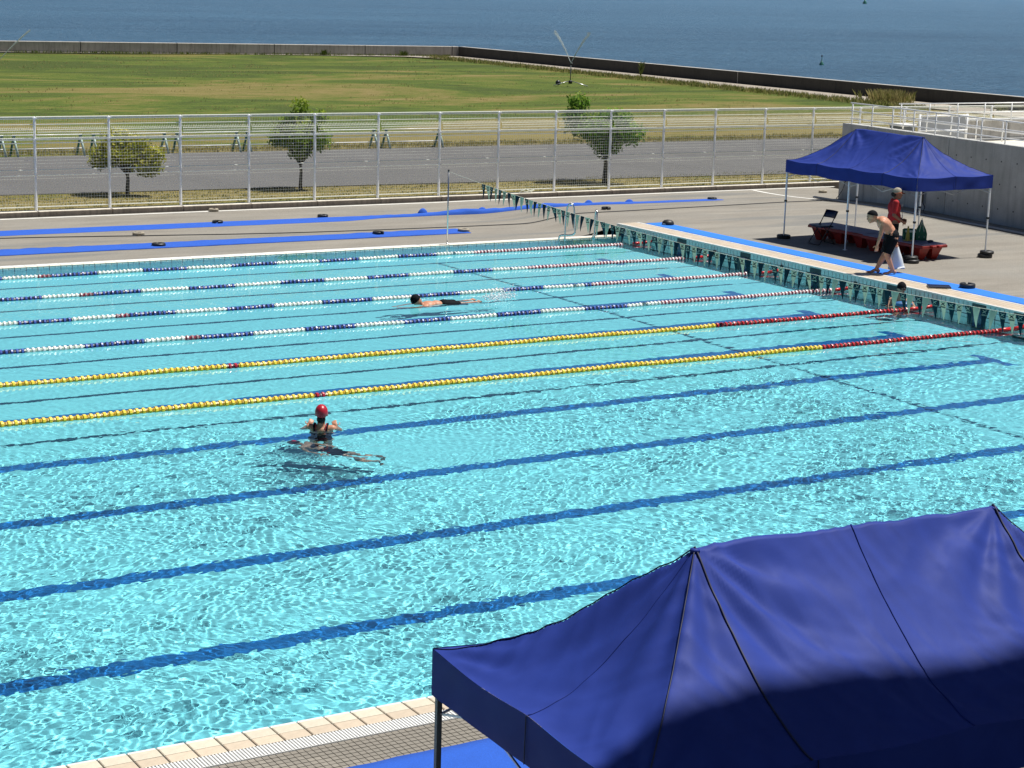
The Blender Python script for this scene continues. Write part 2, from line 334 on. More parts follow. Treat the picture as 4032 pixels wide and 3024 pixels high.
# cross line on the floor under the flags
# ---- wall tiles ------------------------------------------------
def tile_mesh(name, d, mat, e=.004):
    b = MB(); b.box((0, 0, 0), d); return b.mesh(name, mat)
def place(me, name, parent, locs, rec=False, cap=300):
    for p in locs:
        o = link(name, me, parent, p)
        if rec: o.cycles.is_caustics_receiver = True
marks = [-1.13-2.5*i for i in range(5)]
near_mark = lambda y, h=.125: any(abs(y-m) < h+.06 for m in marks)
te = tile_mesh('tile', (.012, .108, .118), Mt['endtile']); te2 = tile_mesh('tile', (.012, .228, .107), Mt['endtile'])
place(te, 'tile', endw, [(0, FAR+.2-.125*k, .222) for k in range(110) if not near_mark(FAR+.2-.125*k, .10)], True)
place(te2, 'tile', endw, [(0, FAR-.125-.25*k, .098-.125*j) for j in range(4) for k in range(54) if not near_mark(FAR-.125-.25*k, .2) and k+54*j < 300][:190], True)
b = MB()
for j in range(9):
    for k in range(100):
        if (k >= 54 or j >= 4) and not near_mark(FAR-.125-.25*k, .2): b.box((0, FAR-.125-.25*k, .098-.125*j), (.012, .24, .115))
o = b.build('tile', Mt['endtile'], endw); o['kind'] = 'stuff'; o.cycles.is_caustics_receiver = True
tf = tile_mesh('tile', (.106, .012, .165), Mt['walltile']); tf2 = tile_mesh('tile', (.232, .012, .11), Mt['walltile'])
place(tf, 'tile', farw, [(-.0625-.125*k, FAR, -.09) for k in range(146)], True)
place(tf2, 'tile', farw, [(-.125-.25*k, FAR, -.24-.125*j) for j in range(2) for k in range(72)], True)
b = MB()
for j in range(7):
    for k in range(190):
        if j >= 2 or k >= 72: b.box((-.125-.25*k, FAR, -.24-.125*j), (.243, .012, .12))
o = b.build('tile', Mt['walltile'], farw); o['kind'] = 'stuff'; o.cycles.is_caustics_receiver = True
# dark panel mark in the far wall
b = MB(); b.box((-4.72, FAR-.003, -.075), (.35, .014, .13)); o = b.build('wall_mark', Mt['darktube'], farw); o.cycles.is_caustics_receiver = True
# ---- coping: far side, end, near side -----------------------------
cf = struct(MB().add([(POOL_X0, FAR+.005, .006), (0, FAR+.005, .006), (0, FAR+.27, .006), (POOL_X0, FAR+.27, .006)], [(0, 1, 2, 3)]).build('far_coping', Mt['grout']))
t1 = MB().ebox((0, 0, 0), (.243, .105, .03)).mesh('tile', Mt['copingc']); t2 = MB().ebox((0, 0, 0), (.247, .135, .034)).mesh('tile', Mt['copingw'])
place(t1, 'tile', cf, [(-.125-.25*k, FAR+.055, .006) for k in range(76)]); place(t2, 'tile', cf, [(-.125-.25*k, FAR+.185, .010) for k in range(76)])
b = MB(); b.box(((-19-50)/2, FAR+.12, .004), (31, .25, .03)); struct(b.build('coping_strip', Mt['copingw']))
ce = struct(MB().add([(G, NEAR-.5, .287), (.66, NEAR-.5, .287), (.66, FAR+.27, .287), (G, FAR+.27, .287)], [(0, 1, 2, 3)]).build('end_coping', Mt['grout']))
n1 = MB().ebox((0, 0, 0), (.075, .245, .034)).mesh('tile', Mt['copingw']); n2 = MB().ebox((0, 0, 0), (.158, .243, .028)).mesh('tile', Mt['coping'])
place(n1, 'tile', ce, [(.030, FAR+.15-.25*k, .290) for k in range(55)]); place(n1, 'tile', ce, [(.620, FAR+.15-.25*k, .292) for k in range(55)])
for j in range(3): place(n2, 'tile', ce, [(.155+.166*j, FAR+.15-.25*k+random.uniform(-.002, .002), .290) for k in range(55)])
b = MB()
for k in range(55, 104):
    y = FAR+.15-.25*k; b.ebox((.030, y, .290), (.075, .245, .034), mi=1); b.ebox((.620, y, .292), (.075, .245, .034), mi=1)
    for j in range(3): b.ebox((.155+.166*j, y, .290), (.158, .243, .028))
o = b.build('tile', [Mt['coping'], Mt['copingw']], ce); o['kind'] = 'stuff'
cn = struct(MB().add([(POOL_X0, NEAR-.36, .003), (0, NEAR-.36, .003), (0, NEAR-.005, .003), (POOL_X0, NEAR-.005, .003)], [(0, 1, 2, 3)]).build('near_coping', Mt['grout']))
m1 = MB().ebox((0, 0, 0), (.240, .143, .030), .006).mesh('tile', Mt['copingc']); m0 = MB().ebox((0, 0, 0), (.240, .030, .028), .006).mesh('tile', Mt['copingw']); m2 = MB().ebox((0, 0, 0), (.239, .143, .030), .006).mesh('tile', Mt['coping'])
X0n = -22.333-.252*4
for k in range(40):
    x = X0n+.126+.252*k
    link('tile', m0, cn, (x, NEAR-.017, .0)); link('tile', m1, cn, (x, NEAR-.112, .002+random.uniform(-.001, .001))); link('tile', m2, cn, (x, NEAR-.268, .002+random.uniform(-.001, .001)))
b = MB()
for k in list(range(-105, 0))+list(range(40, 95)):
    x = X0n+.126+.252*k
    if x > -.1: continue
    b.ebox((x, NEAR-.017, 0), (.247, .030, .028), mi=1); b.ebox((x, NEAR-.112, .002), (.246, .15, .03)); b.ebox((x, NEAR-.268, .002), (.243, .15, .03))
o = b.build('tile', [Mt['copingc'], Mt['copingw']], cn); o['kind'] = 'stuff'
# ---- overflow grate ------------------------------------------------
GY0, GY1 = NEAR-.35, NEAR-.55
gr = thing('overflow_grate', 'white slatted overflow grate running along the near pool edge between beige and grey tiles', 'grate', (0, 0, 0))
MB().add([(POOL_X0, GY1, -.08), (0, GY1, -.08), (0, GY0, -.08), (POOL_X0, GY0, -.08)], [(0, 1, 2, 3)]).build('channel', Mt['grime'], gr)
sl_me = MB().ebox((0, (GY0+GY1)/2, .006), (.018, .20, .02), .003).mesh('slat', Mt['grate'])
for k in range(190): link('slat', sl_me, gr, (-23.6+.030*k, 0, 0))
b = MB()
for x in list(np.arange(-34, -23.61, .03))+list(np.arange(-17.9, -10, .03)): b.box((x, (GY0+GY1)/2, .006), (.018, .20, .02))
o = b.build('slat', Mt['grate'], gr); o['kind'] = 'stuff'
for yy in (GY0-.012, GY1+.012): MB().box((-25, yy, -.004), (50, .012, .02)).build('edge_strip', Mt['grate'], gr)
# ---- near deck of mosaic tiles -----------------------------------------
def mosaic_deck_mat():
    t = NT('mosaic_deck'); br = t.n('ShaderNodeTexBrick', Scale=1, offset=0); br.inputs['Mortar Size'].default_value = .0042; br.inputs['Mortar Smooth'].default_value = .1
    br.inputs['Brick Width'].default_value = .0625; br.inputs['Row Height'].default_value = .0625
    br.inputs['Color1'].default_value = (.44, .41, .34, 1); br.inputs['Color2'].default_value = (.38, .35, .29, 1); br.inputs['Mortar'].default_value = (.07, .065, .06, 1)
    t.l(t.co, br.inputs['Vector']); t.color(br.outputs['Color']); t.rough(.5); t.bump(br.outputs['Fac'], -.4, .003); return t.m
nd = struct(MB().add([(POOL_X0, -60, .0), (.68, -60, .0), (.68, -25.23, .0), (POOL_X0, -25.23, .0)], [(0, 1, 2, 3)]).build('near_deck', mosaic_deck_mat()))
ns = struct(MB().add([(POOL_X0, -25.235, -.012), (.0, -25.235, -.012), (.0, GY1-.002, -.012), (POOL_X0, GY1-.002, -.012)], [(0, 1, 2, 3)]).build('near_deck_strip', Mt['grout']))
mt_me = MB().box((0, 0, 0), (.056, .056, .014)).mesh('tile', Mt['mosaic']); rest = MB(); cnt = 0
ys = [GY1-.004-.03-.0655*j for j in range(9)]
cells = [(-22.6+.0625*i, y, -.004+random.uniform(-.0008, .0008)) for i in range(66) for y in ys]
cells.sort(key=lambda c: (c[0]+26.9)**2+(c[1]+38)**2)
for k, c in enumerate(cells):
    if k < 300: link('tile', mt_me, ns, c)
    else: rest.box(c, (.056, .056, .014))
for i in range(-120, 0):
    for y in ys: rest.box((-22.6+.0625*i, y, -.004), (.056, .056, .014))
for i in range(66, 260):
    for y in ys: rest.box((-22.6+.0625*i, y, -.004), (.056, .056, .014))
o = rest.build('tile', Mt['mosaic'], ns); o['kind'] = 'stuff'
# ---- far and right deck -------------------------------------------------
def sstep(x, a, b): t = np.clip((x-a)/(b-a), 0, 1); return t*t*(3-2*t)
def deck_z(x, y):
    x = np.asarray(x, float); y = np.asarray(y, float)
    return .018 + (.28-.27*sstep(y, 1.8, 8.7))*sstep(x, -1.3, .55)
me = grid_mesh('pool_deck', np.concatenate([np.arange(-60, -2, 2.), np.arange(-2, 1.2, .2), np.arange(1.2, 14, 1.)]), np.linspace(FAR+.262, 9.38, 30), deck_z, Mt['deck']); deck = struct(link('pool_deck', me))
me = grid_mesh('end_deck', np.concatenate([[.662], np.arange(1.2, 14, 1.)]), np.linspace(-60, FAR+.262, 60), deck_z, Mt['deck']); struct(link('end_deck', me))
b = MB(); b.add([(-1.3, FAR+.262, -.05), (.66, FAR+.262, -.05), (.66, FAR+.262, .3), (.3, FAR+.262, .24), (-1.3, FAR+.262, .02)], [(0, 1, 2, 3, 4)])
# white painted lines on the deck
def strip(name, pts, wd, dz, m):
    b = MB(); L = [Vector(p) for p in pts]; vs = []
    for i, p in enumerate(L):
        t = (L[min(i+1, len(L)-1)]-L[max(i-1, 0)]).normalized(); nrm = Vector((-t.y, t.x))
        for s in (-.5, .5): q = p+nrm*wd*s; vs.append((q.x, q.y, float(deck_z(q.x, q.y))+dz))
    b.add(vs, [(2*i, 2*i+1, 2*i+3, 2*i+2) for i in range(len(L)-1)]); return struct(b.build(name, m))
strip('deck_line', [(x, 9.17) for x in np.arange(-30, 14, .5)], .13, .004, Mt['line'])
strip('deck_line', [(10.12-.02*k, 9.08-.2*k) for k in range(21)], .13, .005, Mt['line'])
# ---- curb under the fence ------------------------------------------------
cb = struct(MB().add([(-60, 9.42, -.06), (30, 9.42, -.06), (30, 9.82, -.06), (-60, 9.82, -.06)], [(3, 2, 1, 0)]).build('fence_curb', Mt['curb']))
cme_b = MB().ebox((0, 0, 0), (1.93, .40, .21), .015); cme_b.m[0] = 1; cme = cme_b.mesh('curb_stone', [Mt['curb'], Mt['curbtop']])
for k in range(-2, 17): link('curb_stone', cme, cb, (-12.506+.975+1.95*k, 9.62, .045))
# ---- land, road, paths, sea ------------------------------------------------
def ground_z(x, y): return -.05+.03*np.sin(x*.21+y*.13)+.02*np.sin(y*.37-x*.11)
me = grid_mesh('grass_field', np.linspace(-160, 50.2, 150), np.linspace(9.8, 130, 110), lambda x, y: ground_z(x, y)*sstep(y, 26, 40)-.015*(1-sstep(y, 26, 40)), Mt['grass'])
gf = struct(link('grass_field', me))
# cut the land at the left seawall line by building it only up to that line
SWA = Vector((50.15, 99.72)); SWB = Vector((13.41, 103.35)); sd = (SWB-SWA).normalized()
V = np.empty(len(me.vertices)*3, np.float32); me.vertices.foreach_get('co', V); V = V.reshape(-1, 3)
lim = SWA.y+(V[:, 0]-SWA.x)*(sd.y/sd.x); V[:, 1] = 9.8+(V[:, 1]-9.8)*(lim-9.8)/120.2; V[:, 2] = ground_z(V[:, 0], V[:, 1])*sstep(V[:, 1], 26, 40)-.015*(1-sstep(V[:, 1], 26, 40)); me.vertices.foreach_set('co', V.ravel()); me.update()
def quad_strip(name, L1, L2, z, m):
    vs = [(*p, z) for p in L1]+[(*p, z) for p in L2]; n = len(L1)
    return struct(MB().add(vs, [(i, i+1, n+i+1, n+i) for i in range(n-1)]).build(name, m))
xs = np.arange(-120, 50, 2.)
quad_strip('road', [(x, 14.0-.045*(x+2)+.12*noise.noise((x*.5, 0, 0))) for x in xs], [(x, 25.1+.012*(x+5)) for x in xs], .006, Mt['asphalt'])
quad_strip('seaside_path', [(46.2, 20), (46.6, 50), (46.8, 71), (47.6, 92), (44.5, 98.3), (30, 101.2), (-100, 113.6)], [(50.2, 20), (50.2, 50), (50.2, 71), (50.2, 99.6), (44, 100.2), (30, 101.6), (-100, 114.3)], .035, Mt['gravel'])
base = struct(MB().add([(-300, -120, -.35), (50.2, -120, -.35), (50.2, 99.7, -.35), (-300, 134, -.35)], [(0, 1, 2, 3)]).build('ground', Mt['gravel']))
base.location.z = -1.2
base2 = struct(MB().add([(13.9, -120, -.02), (50.2, -120, -.02), (50.2, 9.9, -.02), (13.9, 9.9, -.02)], [(0, 1, 2, 3)]).build('service_yard', Mt['gravel']))
sea_o = struct(MB().add([(-30000, -30000, -3), (30000, -30000, -3), (30000, 30000, -3), (-30000, 30000, -3)], [(0, 1, 2, 3)]).build('sea', Mt['sea']))
# ---- seawall ------------------------------------------------
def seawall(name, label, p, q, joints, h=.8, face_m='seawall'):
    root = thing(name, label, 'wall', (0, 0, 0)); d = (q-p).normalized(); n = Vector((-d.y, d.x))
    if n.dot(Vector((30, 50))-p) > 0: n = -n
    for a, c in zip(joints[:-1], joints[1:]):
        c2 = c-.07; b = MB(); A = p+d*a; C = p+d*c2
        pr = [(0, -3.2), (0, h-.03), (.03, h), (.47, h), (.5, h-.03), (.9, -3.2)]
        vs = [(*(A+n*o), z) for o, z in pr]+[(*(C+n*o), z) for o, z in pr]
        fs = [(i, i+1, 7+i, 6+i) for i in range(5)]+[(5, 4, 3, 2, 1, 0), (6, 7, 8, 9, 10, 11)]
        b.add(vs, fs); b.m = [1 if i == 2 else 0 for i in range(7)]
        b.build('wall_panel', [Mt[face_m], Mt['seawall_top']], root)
        if c != joints[-1]:
            jb = MB(); J = p+d*(c-.035)+n*.06; jb.box((J.x, J.y, h/2-1), (.07, .1, h+2-.02), rz=math.atan2(d.y, d.x)); jb.build('joint_strip', Mt['seawall_top'] if c == 37.2 else Mt['grime'], root)
    return root
seawall('seawall', 'long low grey concrete seawall along the far left edge of the lawn', SWA, SWB, [0, .6, 8.2, 15.8, 23.6, 31, 38.5, 46, 53.5, 61, 69, 77, 85, 140])
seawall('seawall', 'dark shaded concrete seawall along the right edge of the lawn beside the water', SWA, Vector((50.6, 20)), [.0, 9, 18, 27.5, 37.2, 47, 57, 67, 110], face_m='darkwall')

# ---- pool water ------------------------------------------------
def waves(X, Y):
    r = np.random.default_rng(11); z = np.zeros_like(X)
    wx = X+.25*np.sin(Y*1.3+X*.5)+.12*np.sin(Y*3.1-X*1.1); wy = Y+.25*np.sin(X*1.1-Y*.7)+.1*np.sin(X*2.7+Y)
    fine = np.zeros_like(X)
    for i in range(78):
        lam = .085*(7.0**r.random()); th = r.uniform(0, 2*PI); k = 2*PI/lam
        a = .00026*(lam/.3)**1.10
        ph = r.uniform(0, 6.28); z += a*np.cos(k*(wx*np.cos(th)+wy*np.sin(th))+ph)
    for i in range(26):
        lam = r.uniform(.075, .13); th = r.uniform(0, 2*PI); k = 2*PI/lam
        fine += .00015*np.cos(k*(wx*np.cos(th)+wy*np.sin(th))+r.uniform(0, 6.28))
    # calm and rough patches
    g = .5+.5*np.sin(X*.55+Y*.35+1.0+np.sin(Y*.8))*np.sin(Y*.45-X*.2+2+np.sin(X*.6))
    amp = .05+.13*sstep(-Y, -1.0, 1.0)+.12*sstep(-Y, 3, 9)+.70*sstep(-Y, 9.5, 14.5); amp = amp*(.66+.50*g)
    amp += .35*np.exp(-(((X+2.5)/4)**2+((Y+9.6)/2.6)**2))
    d2 = ((X+14.2)/2.3)**2+((Y+15.3)/1.5)**2; amp *= 1-.72*np.exp(-d2**1.5)
    d3 = ((X+8.5)/3)**2+((Y+6)/1.1)**2; amp *= 1-.35*np.exp(-d3)
    z = z*amp+fine*np.clip(amp*1.1, 0, 1)*(.35+.65*sstep(-Y, 10, 15))
    # wakes round the swimmers
    for (cx, cy, a, lam, s) in ((-15.9, -15.9, .0035, .42, .9), (-15.75, -14.3, .003, .35, .7), (-8.6, -6.1, .004, .6, 1.0), (-.6, -9.2, .003, .4, .6)):
        rr = np.hypot(X-cx, (Y-cy)*1.3); z += a*np.cos(2*PI*rr/lam)*np.exp(-(rr/s)**2)
    z += fine*3.0*np.exp(-(((X+16.0)/.75)**2+((Y+15.75)/.55)**2))+fine*2.0*np.exp(-(((X+15.75)/.6)**2+((Y+14.6)/.4)**2))
    return z
xs = np.concatenate([np.arange(POOL_X0, -25, .5), np.arange(-25, -6, .0225), np.arange(-6, 0.003, .04)]); xs[-1] = .006
ys = np.concatenate([np.arange(NEAR, -13, .0225), np.arange(-13, -6, .036), np.arange(-6, FAR-.02, .05), [FAR+.004]]); ys[0] = NEAR-.004
wme = grid_mesh('pool_water', xs, ys, lambda X, Y: waves(X, Y)*sstep(X, -27, -25), Mt['water'])
wo = struct(link('pool_water', wme)); wo.cycles.is_caustics_caster = True

# ================================================================ TREES AND PLANTS
def leaves(name, blobs, n, size, mat, parent, seed, flat=.5):
    r = np.random.default_rng(seed); wts = np.array([b[3]*b[4]*b[5] for b in blobs])**.8; wts = wts/wts.sum()
    idx = r.choice(len(blobs), n, p=wts); B = np.array(blobs)[idx]
    d = r.normal(size=(n, 3)); d /= np.linalg.norm(d, axis=1)[:, None]; rad = r.uniform(.25, 1, n)**.5
    clump = r.normal(size=(90, 3)); clump /= np.linalg.norm(clump, axis=1)[:, None]
    ci = r.integers(0, 90, n); d2 = clump[ci]+.42*r.normal(size=(n, 3)); d2 /= np.linalg.norm(d2, axis=1)[:, None]; d = np.where(r.random(n)[:, None] < .75, d2, d)
    rad *= (.78+.34*r.random(90))[ci]
    P = B[:, :3]+d*B[:, 3:6]*rad[:, None]
    nrm = d+.8*r.normal(size=(n, 3)); nrm /= np.linalg.norm(nrm, axis=1)[:, None]
    a = np.cross(nrm, r.normal(size=(n, 3))); a /= np.linalg.norm(a, axis=1)[:, None]; bb = np.cross(nrm, a)
    s = size*r.uniform(.6, 1.3, n)[:, None]
    V = np.stack([P-a*s, P+bb*s*flat+nrm*s*.12, P+a*s, P-bb*s*flat+nrm*s*.12], 1).reshape(-1, 3)
    F = np.arange(n*4).reshape(n, 4); me = np_mesh(name, V, F, mat, smooth=False)
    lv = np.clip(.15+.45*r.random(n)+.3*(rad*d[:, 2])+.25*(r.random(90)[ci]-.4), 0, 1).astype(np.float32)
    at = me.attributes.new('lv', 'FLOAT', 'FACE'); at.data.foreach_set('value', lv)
    return link(name, me, parent)
def tree(label, base, trunk_h, blobs, n, mat, seed, tr=.055):
    root = thing('roadside_tree', label, 'tree', base, 0, 'small trees on the verge behind the fence')
    rr = random.Random(seed)
    bl = [(CR.x*b[0]-_f.x*0, CR.y*b[0]+.05*rr.uniform(-1, 1), b[1], b[2], b[2]*.9, b[3]) for b in blobs]
    bl = [(b[0]+.25*b[3]*rr.uniform(-1, 1)*.5*(-CR.y), b[1]+.25*b[3]*rr.uniform(-1, 1)*CR.x, b[2], b[3], b[4], b[5]) for b in bl]
    t = MB(); top = Vector((0, 0, trunk_h)); t.tube([(0, 0, -.1), (.01, 0, .2), (.03, .01, trunk_h*.6), top], [tr*1.25, tr, tr*.85, tr*.75], 9)
    tk = t.build('trunk', Mt['trunk'], root, True)
    for b in bl:
        for q in range(4):
            e = Vector(b[:3])+Vector((rr.uniform(-.6, .6)*b[3], rr.uniform(-.6, .6)*b[4], rr.uniform(-.1, .7)*b[5])); m = top.lerp(e, .5)+Vector((0, 0, .08))
            MB().tube([top-Vector((0, 0, .15)), m, e], [tr*.5, tr*.3, .008], 6).build('limb', Mt['trunk'], tk, True)
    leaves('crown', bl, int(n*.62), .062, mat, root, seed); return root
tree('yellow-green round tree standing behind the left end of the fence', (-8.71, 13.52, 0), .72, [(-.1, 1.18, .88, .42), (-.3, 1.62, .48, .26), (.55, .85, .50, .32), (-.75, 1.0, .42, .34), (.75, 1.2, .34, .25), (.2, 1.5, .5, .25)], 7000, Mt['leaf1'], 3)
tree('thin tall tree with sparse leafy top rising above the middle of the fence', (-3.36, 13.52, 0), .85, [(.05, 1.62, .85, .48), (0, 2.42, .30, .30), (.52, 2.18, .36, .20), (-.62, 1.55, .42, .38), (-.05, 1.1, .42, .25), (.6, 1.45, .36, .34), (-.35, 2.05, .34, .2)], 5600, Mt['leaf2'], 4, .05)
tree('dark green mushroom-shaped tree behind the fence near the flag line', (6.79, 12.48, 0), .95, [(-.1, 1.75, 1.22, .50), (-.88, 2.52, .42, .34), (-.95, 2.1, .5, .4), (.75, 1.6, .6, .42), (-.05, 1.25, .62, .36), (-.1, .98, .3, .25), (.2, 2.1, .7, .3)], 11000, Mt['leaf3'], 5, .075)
def tufts(name, pts, hgt, n_bl, mat, spread, seed, lvr=(.2, .9), parent=None, wd=.012):
    r = np.random.default_rng(seed); P = np.repeat(np.asarray(pts, float), n_bl, 0); n = len(P)
    P[:, :2] += r.normal(size=(n, 2))*spread; h = hgt*r.uniform(.4, 1.25, n); a = r.uniform(0, 2*PI, n); ln = r.uniform(.1, .6, n)*h
    t = np.stack([np.cos(a), np.sin(a), np.zeros(n)], 1); s = np.stack([-np.sin(a), np.cos(a), np.zeros(n)], 1)*wd*r.uniform(.6, 1.5, n)[:, None]
    up = np.array([0, 0, 1.])
    V = np.stack([P-s, P+s, P+t*ln[:, None]*.35+up*h[:, None]*.6+s*.7, P+t*ln[:, None]+up*h[:, None]], 1).reshape(-1, 3)
    me = np_mesh(name, V, np.arange(n*4).reshape(n, 4), mat, False)
    at = me.attributes.new('lv', 'FLOAT', 'FACE'); at.data.foreach_set('value', np.clip(r.uniform(lvr[0], lvr[1], n), 0, 1).astype(np.float32)); return link(name, me, parent)
# grass standing on the lawn and on the verge
rr = np.random.default_rng(5); N = 1500
gx = rr.uniform(-6, 46, N*2); gy = rr.uniform(26, 101, N*2); k = (gx > -8+(gy-26)*.22) & (gx < 52+(gy-90)*.3); gx, gy = gx[k], gy[k]
cl = np.array([noise.noise((x*.09+y*.05, y*.25-x*.1, 3)) for x, y in zip(gx, gy)]); k = (cl+.35*rr.random(len(cl)) > .2); gx, gy = gx[k][:N], gy[k][:N]
o = tufts('lawn_grass', np.stack([gx, gy, ground_z(gx, gy)], 1), .10, 5, Mt['blade'], .16, 8, (.8, 1.), wd=.016); o['kind'] = 'stuff'
N = 3000; gx = rr.uniform(-16, 26, N); gy = 9.95+4.2*rr.random(N)**1.1; gz = np.full(N, -.015)
o = tufts('verge_grass', np.stack([gx, gy, gz], 1), .05, 6, Mt['blade'], .10, 9, (.3, 1.), wd=.012); o['kind'] = 'stuff'
N = 2600; gx = rr.uniform(-14, 32, N); gy = 25.3+1.6*rr.random(N)
o = tufts('roadside_grass', np.stack([gx, gy, np.zeros(N)], 1), .10, 6, Mt['blade'], .12, 10, (.6, 1.), wd=.016); o['kind'] = 'stuff'
N = 1500; gy = rr.uniform(40, 97, N); gx = 46.2+.012*(gy-40)-.3*rr.random(N)-1.4*rr.random(N)**3+1.0*(rr.random(N) < .12)*rr.random(N)
o = tufts('path_edge_weeds', np.stack([gx, gy, np.zeros(N)], 1), .24, 8, Mt['blade'], .18, 12, (.3, 1.), wd=.02); o['kind'] = 'stuff'
N = 260; gx = rr.uniform(14, 49, N); gy = 99.5-(gx-50.15)*.0988-.5-.3*rr.random(N)
o = tufts('seawall_foot_weeds', np.stack([gx, gy, np.zeros(N)], 1), .2, 7, Mt['blade'], .15, 13, (.1, .6), wd=.02); o['kind'] = 'stuff'
def bush(label, loc, w_, h, n, seed, lvr=(.3, .95)):
    root = thing('reed_bush', label, 'bush', loc); r2 = np.random.default_rng(seed)
    P = np.stack([r2.normal(size=n)*w_*.45, r2.normal(size=n)*w_*.45, np.zeros(n)], 1)
    tufts('foliage', P, h, 14, Mt['blade'], .10, seed, lvr, root, .016); return root
bush('pale green reed clump growing against the dark seawall at the right', (48.1, 45.4, 0), 1.25, .62, 150, 21, (.55, 1.0))
tw = thing('tall_weed', 'single tall thin weed standing in front of the dark seawall right of the sprinkler', 'weed', (48.9, 71.6, 0))
tufts('foliage', np.array([[0, 0, 0], [0, .03, .25], [0, 0, .5]]), .5, 16, Mt['blade'], .05, 31, (.2, .6), tw, .02)
for i, (x, y, l) in enumerate([(49.2, 37.6, 'dry branching weed against the dark seawall above the white railings'), (45.0, 99.4, 'small dark shrub at the foot of the grey seawall near its corner'), (38.2, 100.0, 'small dark shrub at the foot of the grey seawall left of the corner')]):
    bush(l, (x, y, 0), .22, .42, 9, 40+i, (.3, .8) if i == 0 else (.0, .35))

# ================================================================ FENCE BEHIND THE DECK
fe = thing('mesh_fence', 'long white welded mesh fence on the concrete curb between pool deck and road', 'fence', (0, 9.64, .15))
FX0, FSP = -12.506, 1.9506
pm = MB().tube([(0, 0, -.02), (0, 0, 2.33)], .036, 12).lathe([(.041, 2.33), (.041, 2.36), (.030, 2.385), (.008, 2.395)], n=12).mesh('post', Mt['whitemetal'], False); pm.shade_smooth(); pm.set_sharp_from_angle(angle=R(40))
for k in range(-2, 20): link('post', pm, fe, (FX0+FSP*k, 0, 0 if k < 14.5 else 0))
def wire(mb, a, c, r=.0029): mb.tube([a, c], r, 4, caps=False)
def mesh_panel(mb, W, prof, hz, pitch, r=.0027):
    n = int((W-.02)/pitch); off = (W-n*pitch)/2
    for i in range(n+1):
        x = -W/2+off+i*pitch; mb.tube([(x, y, z) for y, z in prof], r, 4, caps=False)
    for y, z, rr_ in hz: mb.tube([(-W/2, y-.004, z), (W/2, y-.004, z)], rr_, 5, caps=False)
W = FSP-.075
lo = MB(); prof = [(0, .07), (0, .88), (-.035, .90), (-.035, 1.035), (0, 1.055), (0, 1.80)]
hz = [(0, .095, .015)]+[(0, .095+.08*i, .0030) for i in range(1, 10)]+[(-.035, .90, .016), (-.035, 1.04, .016), (-.035, .97, .0030)]+[(0, 1.12+.08*i, .0030) for i in range(7)]+[(0, 1.72, .014), (0, 1.805, .018)]
mesh_panel(lo, W, prof, hz, .074); lo_me = lo.mesh('mesh_panel', Mt['wire'])
up = MB(); prof = [(0, 1.83), (-.02, 1.86), (-.12, 1.95), (-.075, 2.06), (-.02, 2.12), (0, 2.19), (0, 2.37)]
hz = [(0, 1.84, .016), (-.11, 1.93, .009), (-.10, 2.00, .009), (-.075, 2.06, .008), (-.045, 2.10, .004), (-.005, 2.19, .011), (0, 2.335, .016), (0, 2.375, .019)]
mesh_panel(up, W, prof, hz, .048); up_me = up.mesh('mesh_panel', Mt['wire'])
for k in range(-2, 19): link('mesh_panel', lo_me, fe, (FX0+FSP*(k+.5), -.01, 0)); link('mesh_panel', up_me, fe, (FX0+FSP*(k+.5), -.01, 0))
b = MB()
for zz, s in ((2.35, 1), (1.82, 1)):
    b.box((0, -.01, zz), (.10, .05, .03))
bm_ = b.mesh('clamp', Mt['whitemetal'])
for k in range(-2, 20): link('clamp', bm_, fe, (FX0+FSP*k, -.02, 0))

# ================================================================ ROAD BARRIERS
def barrier(x0, x1, label, swap=0):
    root = thing('road_barrier', label, 'barrier', ((x0+x1)/2, 25.15, .006), 0, 'road barriers along the far kerb'); h = .66; L = x1-x0
    for s, x in ((-1, -L/2+.08), (1, L/2-.08)):
        for q, m in ((-1, 'greenm'), (1, 'pale_green')):
            MB().tube([(x, .0, h), (x+q*.07, (-.22 if q > 0 else .22), 0)], .04, 8).build('leg', Mt[m], root, True)
        MB().box((x, 0, h+.01), (.09, .12, .05)).build('bracket', Mt['greenm'], root)
    for z in (h+.045, .24): MB().tube([(-L/2+.02, 0, z), (L/2-.02, 0, z)], .017, 8).build('bar', Mt['whitemetal'], root, True)
    return root
for a, c, l in [(-11.6, -8.85, 'road barrier behind the leftmost fence post, cut off at the left edge'), (-8.6, -6.15, 'white and green road barrier just left of the yellow-green tree'), (-5.85, -3.15, 'white and green road barrier just right of the yellow-green tree'), (-2.85, -.45, 'road barrier right behind the crown of the thin tall tree'), (-.2, 5.0, 'longest road barrier, right of the thin tall tree'), (5.35, 7.75, 'rightmost road barrier, left of the dark mushroom-shaped tree')]: barrier(a, c, l)

# ================================================================ SPRINKLERS, BUOYS
sp = thing('lawn_sprinkler', 'tripod lawn sprinkler spraying two white jets on the lawn', 'sprinkler', (36.52, 61.23, 0))
MB().tube([(0, 0, .18), (0, 0, 1.25)], .028, 8).build('riser', Mt['darktube'], sp, True)
for i, a in enumerate((-20, 205, 95)): 
    d = Vector((math.cos(R(a-31)), math.sin(R(a-31)), 0)); MB().tube([(0, 0, .32), d*1.15+Vector((0, 0, .02))], .022, 8).build('leg', Mt['alu'], sp, True)
MB().lathe([(.05, .12), (.12, .14), (.12, .3), (.05, .34)], n=12).build('hub', Mt['blackplastic'], sp, True)
MB().ell((-CR.x*.75, -CR.y*.75, .17), (.17, .15, .16)).build('hose_coil', Mt['blackplastic'], sp, True)
MB().tube([(0, 0, 1.22), (.05, 0, 1.33), (.12, 0, 1.38)], .03, 8).build('nozzle', Mt['blackplastic'], sp, True)
